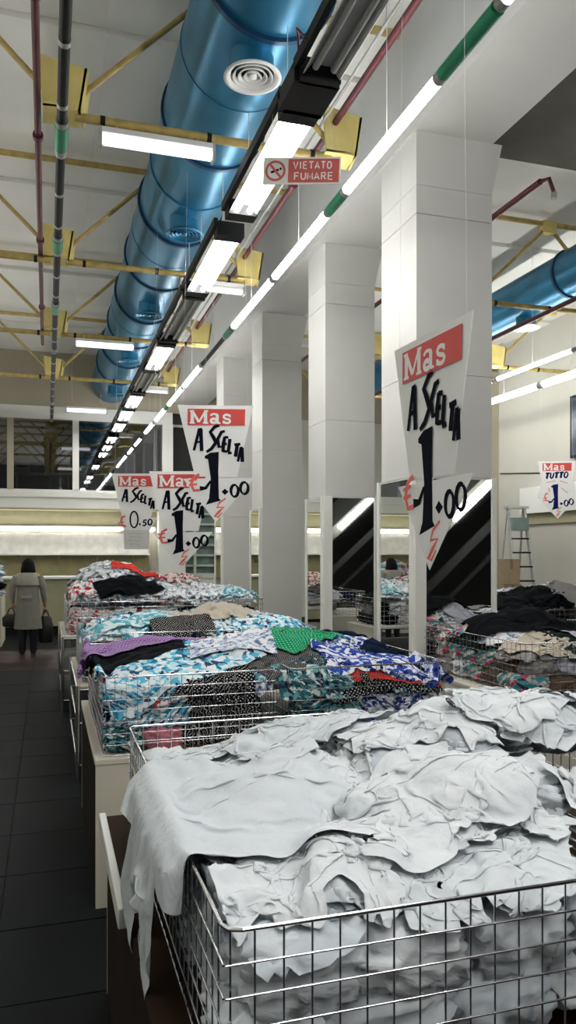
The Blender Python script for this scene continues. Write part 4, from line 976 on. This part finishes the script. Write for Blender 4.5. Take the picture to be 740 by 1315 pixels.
# ------------------------------------------------ pile 1: the white clothes at the front
b1 = (.25, 1.315, 1.975, 2.96)
pl = Pile(-.1, 1.0, 2.2, 3.2, .015)
H, ins = mound(pl, .915, .30, 1.31, 1.98, 2.92, .05, [(1.34, 2.15, .28, .17), (.82, 2.42, .22, .07), (1.75, 2.0, .3, .12), (.7, 1.75, .35, .04), (1.2, 1.5, .25, .06)], .04)
pl.H = np.where(ins, H, ZT+.003).astype(np.float32)
rs_ = random.Random(77)
for k_ in range(46):                      # balled garments that give the heap its lumps
    bx_, by_ = rs_.uniform(.40, 1.88), rs_.uniform(1.45, 2.78); rr_ = rs_.uniform(.09, .15); hz_ = float(pl.at(np.array([bx_]), np.array([by_]))[0])
    o = link_mesh('garment_ball', rs_.choice(BUND), None, (bx_, by_, hz_-.04), (rs_.uniform(-.3, .3), rs_.uniform(-.3, .3), rs_.uniform(0, 6.28)), rs_.choice(C_w)); o.scale = (rr_, rr_*.75, .05)
    tag(o, '%s cloth ball inside the front heap %s, %s' % (WORD[o.material_slots[0].material.name], ['near the left rim', 'left of centre', 'right of centre', 'near the right end'][min(3, int((bx_-.4)/.37))], ['at the front', 'front of middle', 'behind middle', 'at the back'][min(3, int((by_-1.45)/.333))]), 'clothes', 'balled white garments inside the front heap')
    d2 = ((pl.X-bx_)**2+(pl.Y-by_)**2)/(rr_*.85)**2; pl.H = np.maximum(pl.H, np.where(d2 < 1, hz_-.015+.05*np.sqrt(np.clip(1-d2, 0, 1)), -9)).astype(np.float32)
bulge = (pl.X > .222) & (pl.X < .27) & (pl.Y > 1.62) & (pl.Y < 2.5)
wall = (np.abs(pl.X-.288) < .021) & (pl.Y > 1.3) & (pl.Y < 2.93); pl.H = np.where(wall, 1.012, pl.H)
pl.H = np.where((np.abs(pl.Y-2.92) < .012) & (pl.X > .28) & (pl.X < 1.99), 1.006, pl.H)
pl.H = np.where((pl.X < .267), 0.05, pl.H).astype(np.float32); pl.H = np.where(bulge, .99-((.27-pl.X)/.06)**2*.08, pl.H).astype(np.float32)
rnd = random.Random(21); LW = 'crumpled white garment in the heap at the front'; GW = 'white garments heaped in the front bins'
inner = (.305, 1.316, 1.97, 2.90)
lays = []
for k in range(3):
    ly = []
    for a_ in range(9):
        gx = .5+.48*(a_ % 3)+rnd.uniform(-.12, .12)+(.1 if k % 2 else 0); gy = 1.58+.5*(a_//3)+rnd.uniform(-.12, .12)
        kind = rnd.choice(['shirt', 'shirt', 'top', 'skirt', 'shirt'])
        wm_ = rnd.choice(C_w)
        ly.append(G(gx, gy, rnd.uniform(0, 6.28), rnd.uniform(.66, .82), rnd.uniform(.6, .75), wm_, placed(wm_, a_, 3, 3, k, 3, 'the front heap', kind), kind, 'white_garment', group=GW, squash=(rnd.uniform(.42, .66), rnd.uniform(.42, .7)), bounds=inner,
                    amp=rnd.uniform(.10, .15), freq=rnd.uniform(2.0, 3.4), collar=C_w[2]))
    lays.append(ly)
lays.append([G(.36, 1.95, R(92), .92, .92, C_w[0], 'white t-shirt hanging far down over the left rim of the front bin', 'top', 'white_t_shirt', group=GW, squash=(.74, .90), bounds=(.12, 1.4, 1.97, 2.9), amp=.05, freq=1.6, collar=C_w[2]),
             G(.86, 1.72, R(20), .86, .72, C_w[2], 'broad smooth white garment spread over the front left of the heap', 'rect', 'white_garment', group=GW, squash=(.60, .54), bounds=inner, amp=.09, freq=3.4),
             G(1.36, 2.15, R(-30), .8, .7, C_w[2], 'white shirt crowning the tallest peak of the heap', 'shirt', 'white_t_shirt', group=GW, squash=(.55, .5), bounds=inner, amp=.13, freq=3.0, collar=C_w[1]),
             G(.80, 2.42, R(10), .74, .62, C_w[0], 'white garment on the low mound at the back left of the heap', 'top', 'white_garment', group=GW, squash=(.58, .55), bounds=inner, amp=.11, freq=3.2),
             G(1.68, 1.85, R(70), .78, .7, C_w[0], 'white garment sliding toward the right edge of the heap', 'shirt', 'white_garment', group=GW, squash=(.55, .6), bounds=inner, amp=.11, freq=3.4, collar=C_w[2])])
run_pile(pl, lays[:1], 34, 30, 0, 0, 30, 4)
run_pile(pl, lays[1:], 60, 52, 1, 0, 46, 6)
crown = [o for o in bpy.data.objects if o.get('label', '').startswith('white shirt crowning')][0]
cv = [crown.location+v.co for v in crown.data.vertices]; tgt = Vector(px2w(537, 2.25)+(1.65-.242*2.25,)); bi = min(range(len(cv)), key=lambda i: (cv[i]-tgt).length); nn = crown.data.vertices[bi].normal
if nn.dot(Vector((0, 0, HC))-cv[bi]) < 0: nn = -nn
q = MB(); q.lathe([(.0, .0015), (.008, .0015), (.011, .0)], 0, 0, 16); q.lathe([(.014, 0), (.014, .0018), (.019, .0018), (.019, 0)], 0, 0, 20)
em = q.build('printed_emblem', M_black, crown); em.location = crown.data.vertices[bi].co+nn*.004; em.rotation_euler = nn.to_track_quat('Z', 'Y').to_euler()
bundles(.30, 1.315, 1.97, 2.9, ZT+.01, .92, C_w, 'balled white garment pressed against the wires of the front bins', 'white garments packed low in the front bins', 'fl', random.Random(4), .14, .13, .075)
# small round badge on the crowning shirt lies flat on the cloth
print('pile1', round(time.time()-T0, 1))

# ------------------------------------------------ pile 2
pl = Pile(-.1, 3.4, 2.4, 5.5, .018)
H, ins = mound(pl, .98, .26, 3.73, 2.03, 5.09, .06, [(.9, 4.3, .35, .06), (1.35, 4.4, .3, .12), (1.9, 4.6, .25, .10), (.5, 4.8, .25, .09)], .12)
pl.H = np.where(ins, H, .693).astype(np.float32); pl.H = np.where(pl.X < .20, .05, pl.H).astype(np.float32)
rim2 = ((np.abs(pl.X-.25) < .012) | (np.abs(pl.X-2.04) < .012)) & (pl.Y > 3.72) & (pl.Y < 5.1); pl.H = np.where(rim2, 1.066, pl.H).astype(np.float32)
inn = (.265, 3.735, 2.025, 5.085); free = (.0, 3.74, 2.35, 5.3)
L2 = 'printed garment buried in the second row of bins'; G2 = 'garments heaped in the second row of bins'
rnd = random.Random(8); pal2 = [F_teal, P_blk, C_navy, F_blue, F_leaf, C_black, F_ice, F_red]
lays = []
for k in range(2):
    mk = [(rnd.choice(pal2), rnd.choice(['shirt', 'top', 'skirt'])) for _ in range(12)]
    lays.append([G(.5+.42*(a_ % 4)+rnd.uniform(-.1, .1), 4.0+.4*(a_//4)+rnd.uniform(-.1, .1), rnd.uniform(0, 6.28), .72, .66, mk[a_][0], placed(mk[a_][0], a_, 4, 3, k, 3, 'the second row heap', mk[a_][1]), mk[a_][1], 'printed_garment', group=G2,
                   squash=(.62, .62), bounds=inn, amp=.11, freq=2.2) for a_ in range(12)])
lays.append([
    G(.45, 4.35, R(12), .7, .5, C_black, 'plain black garment under the lilac polka dot garment', 'rect', 'black_garment', group=G2, squash=(.85, .85), bounds=free, amp=.05),
    G(1.95, 4.72, R(-25), .85, .62, C_navy, 'plain navy garment draped toward the right end of the second row', 'rect', 'navy_garment', group=G2, squash=(.8, .75), bounds=free, amp=.09),
    G(1.25, 4.02, R(15), .62, .52, P_gry, 'charcoal garment with fine pale dots in front of the green one', 'rect', 'dotted_garment', group=G2, squash=(.78, .78), bounds=inn, amp=.07),
    G(1.72, 3.80, R(4), .66, .24, P_blk, 'black garment with small dots beside the red trim', 'rect', 'dotted_garment', group=G2, squash=(.9, .8), bounds=inn, amp=.03),
    G(1.32, 3.83, R(4), .50, .34, F_teal, 'teal floral garment pressed to the front of the right bin', 'rect', 'floral_garment', group=G2, squash=(.8, .8), bounds=inn, amp=.05),
    G(.78, 3.84, R(2), .48, .42, P_blk, 'black polka dot garment hanging inside the front of the left bin', 'rect', 'polka_dot_garment', group=G2, squash=(.9, .8), bounds=inn, amp=.03)])
lays.append([
    G(.46, 4.72, R(14), 1.0, .62, P_lil, 'lilac polka dot garment hanging over the left rim of the second row', 'rect', 'polka_dot_garment', group=G2, squash=(.90, .75), bounds=(-.05, 3.74, 2.3, 5.3), amp=.04, freq=1.5),
    G(1.34, 4.42, R(38), .78, .66, P_grn, 'bright green polka dot garment on the second row heap', 'rect', 'polka_dot_garment', group=G2, squash=(.8, .75), bounds=inn, amp=.08, freq=1.6),
    G(.62, 4.0, R(22), 1.0, .50, F_blue, 'blue and white floral garment spilling over the front left bin', 'rect', 'floral_garment', group=G2, squash=(.86, .85), bounds=(.22, 3.73, 2.3, 5.3), amp=.06, freq=1.8),
    G(1.72, 3.82, R(-8), .66, .20, C_red, 'red cloth strip showing under the blue leaf print garment', 'rect', 'red_garment', group=G2, squash=(.92, .8), bounds=(.3, 3.738, 2.3, 5.3), amp=.02),
    G(2.02, 4.25, R(60), .5, .5, C_navy, 'navy garment tucked at the right corner of the second row', 'rect', 'navy_garment', group=G2, squash=(.75, .75), bounds=free, amp=.06)])
lays.append([
    G(.98, 4.22, R(-8), .55, .46, F_ice, 'white and violet floral garment left of the charcoal dotted one', 'rect', 'floral_garment', group=G2, squash=(.78, .78), bounds=inn, amp=.08),
    G(1.80, 3.93, R(-6), .90, .46, F_leaf, 'royal blue and white leaf print garment over the right bin rim', 'rect', 'leaf_print_garment', group=G2, squash=(.86, .8), bounds=(.3, 3.72, 2.3, 5.3), amp=.06, freq=1.6)])
run_pile(pl, lays[:1], 28, 24, 0, 0, 28, 4)
run_pile(pl, lays[1:], 46, 38, 1, 0, 38, 5)
bundles(.265, 3.735, 1.08, 5.09, .70, .98, [F_blue, F_teal, F_red, C_navy, P_blk, C_pink, F_leaf, C_red], 'balled printed garment behind the wires of the left second row bin', 'garments packed low in the second row bins', 'fl', random.Random(9), .11, .10, .06,
        pick=lambda x, z_: P_blk if .60 < x < 1.0 else (F_blue if z_ > .85 else random.Random(int(x*90)).choice([F_teal, F_red, C_pink, F_leaf])))
bundles(1.18, 3.735, 2.03, 5.09, .70, .98, [F_teal, F_leaf, P_blk, F_teal, C_black], 'balled printed garment behind the wires of the right second row bin', 'garments packed low in the second row bins', 'fr', random.Random(10), .11, .10, .06,
        pick=lambda x, z_: F_teal if x < 1.5 else (P_blk if z_ > .86 and x < 1.75 else F_leaf))
print('pile2', round(time.time()-T0, 1))

def generic(x0, y0, x1, y1, z0, zc, bumps, pal, label, group, count, seed, keyed=(), nu=30, nv=26, sz=(.6, .8), packs=None, sides='fl', rimz=1.05, sub=0):
    pl = Pile(x0-.3, y0-.3, x1+.3, y1+.3, .022)
    H, ins = mound(pl, zc, x0, y0, x1, y1, .07, bumps, .10, seed=seed, noise_amp=.03)
    pl.H = np.where(ins, H, z0+.004).astype(np.float32)
    rnd = random.Random(seed); ar = (x1-x0)*(y1-y0)
    for (bx, by, br, bh) in bumps:         # folded garments stacked in the middle carry the mound
        zz = z0+.07; n_ = 0
        while zz < zc+bh-.05:
            mm = rnd.choice(pal); o = link_mesh('garment_ball', rnd.choice(BUND), None, (bx, by, zz), (0, 0, rnd.uniform(0, 3)), mm); o.scale = (min(br, .3), min(br, .3)*.8, .07); n_ += 1
            tag(o, '%s cloth folded inside the pile %.0f, hidden layer %s' % (WORD[mm.name], 1, ORD[n_-1]) if 0 else '%s cloth folded deep inside %s' % (WORD[mm.name], group.split(' heaped in ')[-1].replace('heaped before', 'the pile before')), 'clothes', group+', core'); zz += .11
    cols_ = max(2, round((x1-x0)/.46)); rows = max(2, round((y1-y0)/.46))
    lays = []
    for k in range(count):
        mk = [(rnd.choice(pal), rnd.choice(['shirt', 'top', 'skirt', 'rect'])) for _ in range(cols_*rows)]
        lays.append([G(x0+(a_ % cols_+.5)*(x1-x0)/cols_+rnd.uniform(-.1, .1), y0+(a_//cols_+.5)*(y1-y0)/rows+rnd.uniform(-.1, .1), rnd.uniform(0, 6.28), rnd.uniform(*sz), rnd.uniform(*sz)*.9, mk[a_][0], placed(mk[a_][0], a_, cols_, rows, k, count, label.split(' in the heap ')[1].replace('of ', '', 1) if ' in the heap of ' in label else 'the '+group.split(' the ')[-1].replace('far left table', 'far left table')+(' heap' if 'ladder' not in group else ' heap'), mk[a_][1]),
                       mk[a_][1], 'garment', group=group, squash=(.6, .6), bounds=(x0+.015, y0+.015, x1-.015, y1-.015), amp=.13, freq=2.0) for a_ in range(cols_*rows)])
    for ly in keyed: lays.append(ly)
    run_pile(pl, lays, nu, nv, sub, 0, 26, 4)
    if packs: bundles(x0+.01, y0+.01, x1-.01, y1-.01, z0+.01, rimz-.1, packs, label.replace('in the heap', 'packed low')+', seen through the wires', group+', packed low', sides, rnd, .13, .11, .07)
fr3 = (.05, 5.7, 2.3, 7.5)
generic(.26, 5.81, 2.03, 7.24, .69, 1.0, [(1.0, 6.5, .4, .10), (1.7, 6.6, .4, .08)], [F_aqua, C_navy, C_dk, F_wht, P_blk, C_lav, F_blue], 'mixed garment in the heap of the third row bins', 'garments heaped in the third row', 2, 31, keyed=[
    [G(.62, 6.2, R(15), .95, .5, F_aqua, 'aqua print garment draped over the left of the third row', 'rect', 'garment', group='garments heaped in the third row', squash=(.85, .8), bounds=fr3, amp=.06),
     G(1.32, 6.3, R(10), .9, .6, C_beige, 'plain beige garment in the middle of the third row', 'rect', 'beige_garment', group='garments heaped in the third row', squash=(.8, .8), bounds=fr3, amp=.08),
     G(1.75, 6.0, R(-10), .8, .5, F_blue, 'blue floral garment at the right of the third row', 'rect', 'garment', group='garments heaped in the third row', squash=(.8, .8), bounds=fr3, amp=.08)],
    [G(1.0, 5.95, R(5), .55, .3, P_blk, 'black dotted cloth in front of the beige garment of the third row', 'rect', 'garment', group='garments heaped in the third row', squash=(.8, .8), bounds=fr3, amp=.06)]],
    packs=[C_dk, F_aqua, C_black, F_teal, P_lil], sides='f')
generic(.2, 8.36, 2.3, 9.99, .78, 1.12, [(.62, 8.95, .33, .26), (1.0, 9.2, .35, .16), (1.8, 9.1, .4, .06)], [F_wht, F_red, F_wht, C_w[0], F_wht, F_red, C_w[2], F_aqua, C_w[1]], 'white or red printed garment in the heap of the far bins', 'garments heaped in the far bins', 3, 41, keyed=[
    [G(.85, 8.5, R(20), .8, .4, C_black, 'dark garment in front of the far red and white pile', 'rect', 'black_garment', group='garments heaped in the far bins', squash=(.85, .8), bounds=(.1, 8.3, 2.4, 10), amp=.05),
     G(.95, 8.9, R(8), .6, .2, C_red, 'red garment across the far red and white pile', 'rect', 'red_garment', group='garments heaped in the far bins', squash=(.85, .8), bounds=(.1, 8.3, 2.4, 10), amp=.05)]],
    packs=[F_red, F_wht, C_black, F_red], sides='fl', rimz=1.15)
generic(.4, 11.35, 2.35, 12.6, .78, 1.1, [(1.9, 12, .4, .16)], [F_brn, F_wht, F_aqua, F_brn], 'print garment in the heap of the farthest bins', 'garments heaped in the farthest bins', 1, 51, nu=20, nv=18, keyed=[
    [G(2.0, 11.8, R(10), .8, .6, F_brn, 'brown and pink print garment on the farthest pile', 'rect', 'garment', group='garments heaped in the farthest bins', squash=(.8, .8), bounds=(.4, 11.3, 2.5, 12.7), amp=.12)]])
frr = (2.85, 4.25, 4.7, 5.85)
generic(2.96, 4.36, 4.59, 5.75, .69, .98, [(3.42, 5.15, .25, .19), (4.2, 4.9, .4, .06)], PAL_MIX, 'mixed garment in the heap of the nearest right row bin', 'garments heaped in the nearest right row bin', 2, 61, nu=40, nv=34, sub=1, keyed=[
    [G(3.42, 5.1, R(-20), .95, .75, C_black, 'large black garment peaking on the nearest bin of the right row', 'rect', 'black_garment', group='garments heaped in the nearest right row bin', squash=(.82, .78), bounds=frr, amp=.09, freq=1.4),
     G(3.75, 4.62, R(10), .6, .42, C_lav, 'pale lilac grey garment at the front of the right row bin', 'rect', 'lilac_garment', group='garments heaped in the nearest right row bin', squash=(.75, .75), bounds=frr, amp=.08),
     G(4.2, 4.7, R(-10), .7, .5, C_grey, 'mid grey garment right of the pale lilac grey one', 'rect', 'grey_garment', group='garments heaped in the nearest right row bin', squash=(.75, .75), bounds=frr, amp=.1)]],
    packs=[F_mix, C_brown, F_mix, C_dk, C_lav, C_grey, F_mix, F_wht], sides='fl')
generic(4.01, 6.81, 6.09, 8.09, .69, 1.03, [(4.9, 7.3, .3, .12), (5.6, 7.4, .4, .16)], [C_black, C_grey, C_navy, C_beige, C_dk], 'dark garment in the heap of the second right row bin', 'garments heaped in the second right row bin', 2, 71, nu=24, nv=20, keyed=[
    [G(4.8, 7.2, R(10), .95, .6, C_black, 'black garment on the second bin of the right row', 'rect', 'black_garment', group='garments heaped in the second right row bin', squash=(.85, .8), bounds=(3.9, 6.7, 6.2, 8.2), amp=.08),
     G(5.5, 7.1, R(-10), .8, .6, C_grey, 'grey garment beside the black one on the second right row bin', 'rect', 'grey_garment', group='garments heaped in the second right row bin', squash=(.8, .8), bounds=(3.9, 6.7, 6.2, 8.2), amp=.1)]],
    packs=[C_black, C_dk, C_grey], sides='fl')
generic(5.51, 9.36, 8.19, 10.69, .69, 1.02, [(7.4, 10, .4, .1)], [C_w[0], F_wht, C_w[1], C_lav], 'pale garment in the heap before the ladder', 'garments heaped before the ladder', 1, 81, nu=20, nv=18, packs=[C_w[0], C_w[1], F_wht], sides='fl')
generic(-2.2, 14.35, -.8, 15.5, .85, 1.2, [(-1.0, 14.8, .3, .22)], [F_wht, C_black, F_aqua, C_w[0], F_mix], 'mixed garment on the table left of the shopper', 'garments on the far left table', 2, 91, nu=20, nv=18)
print('all garments', round(time.time()-T0, 1), 'objects', len(bpy.data.objects))
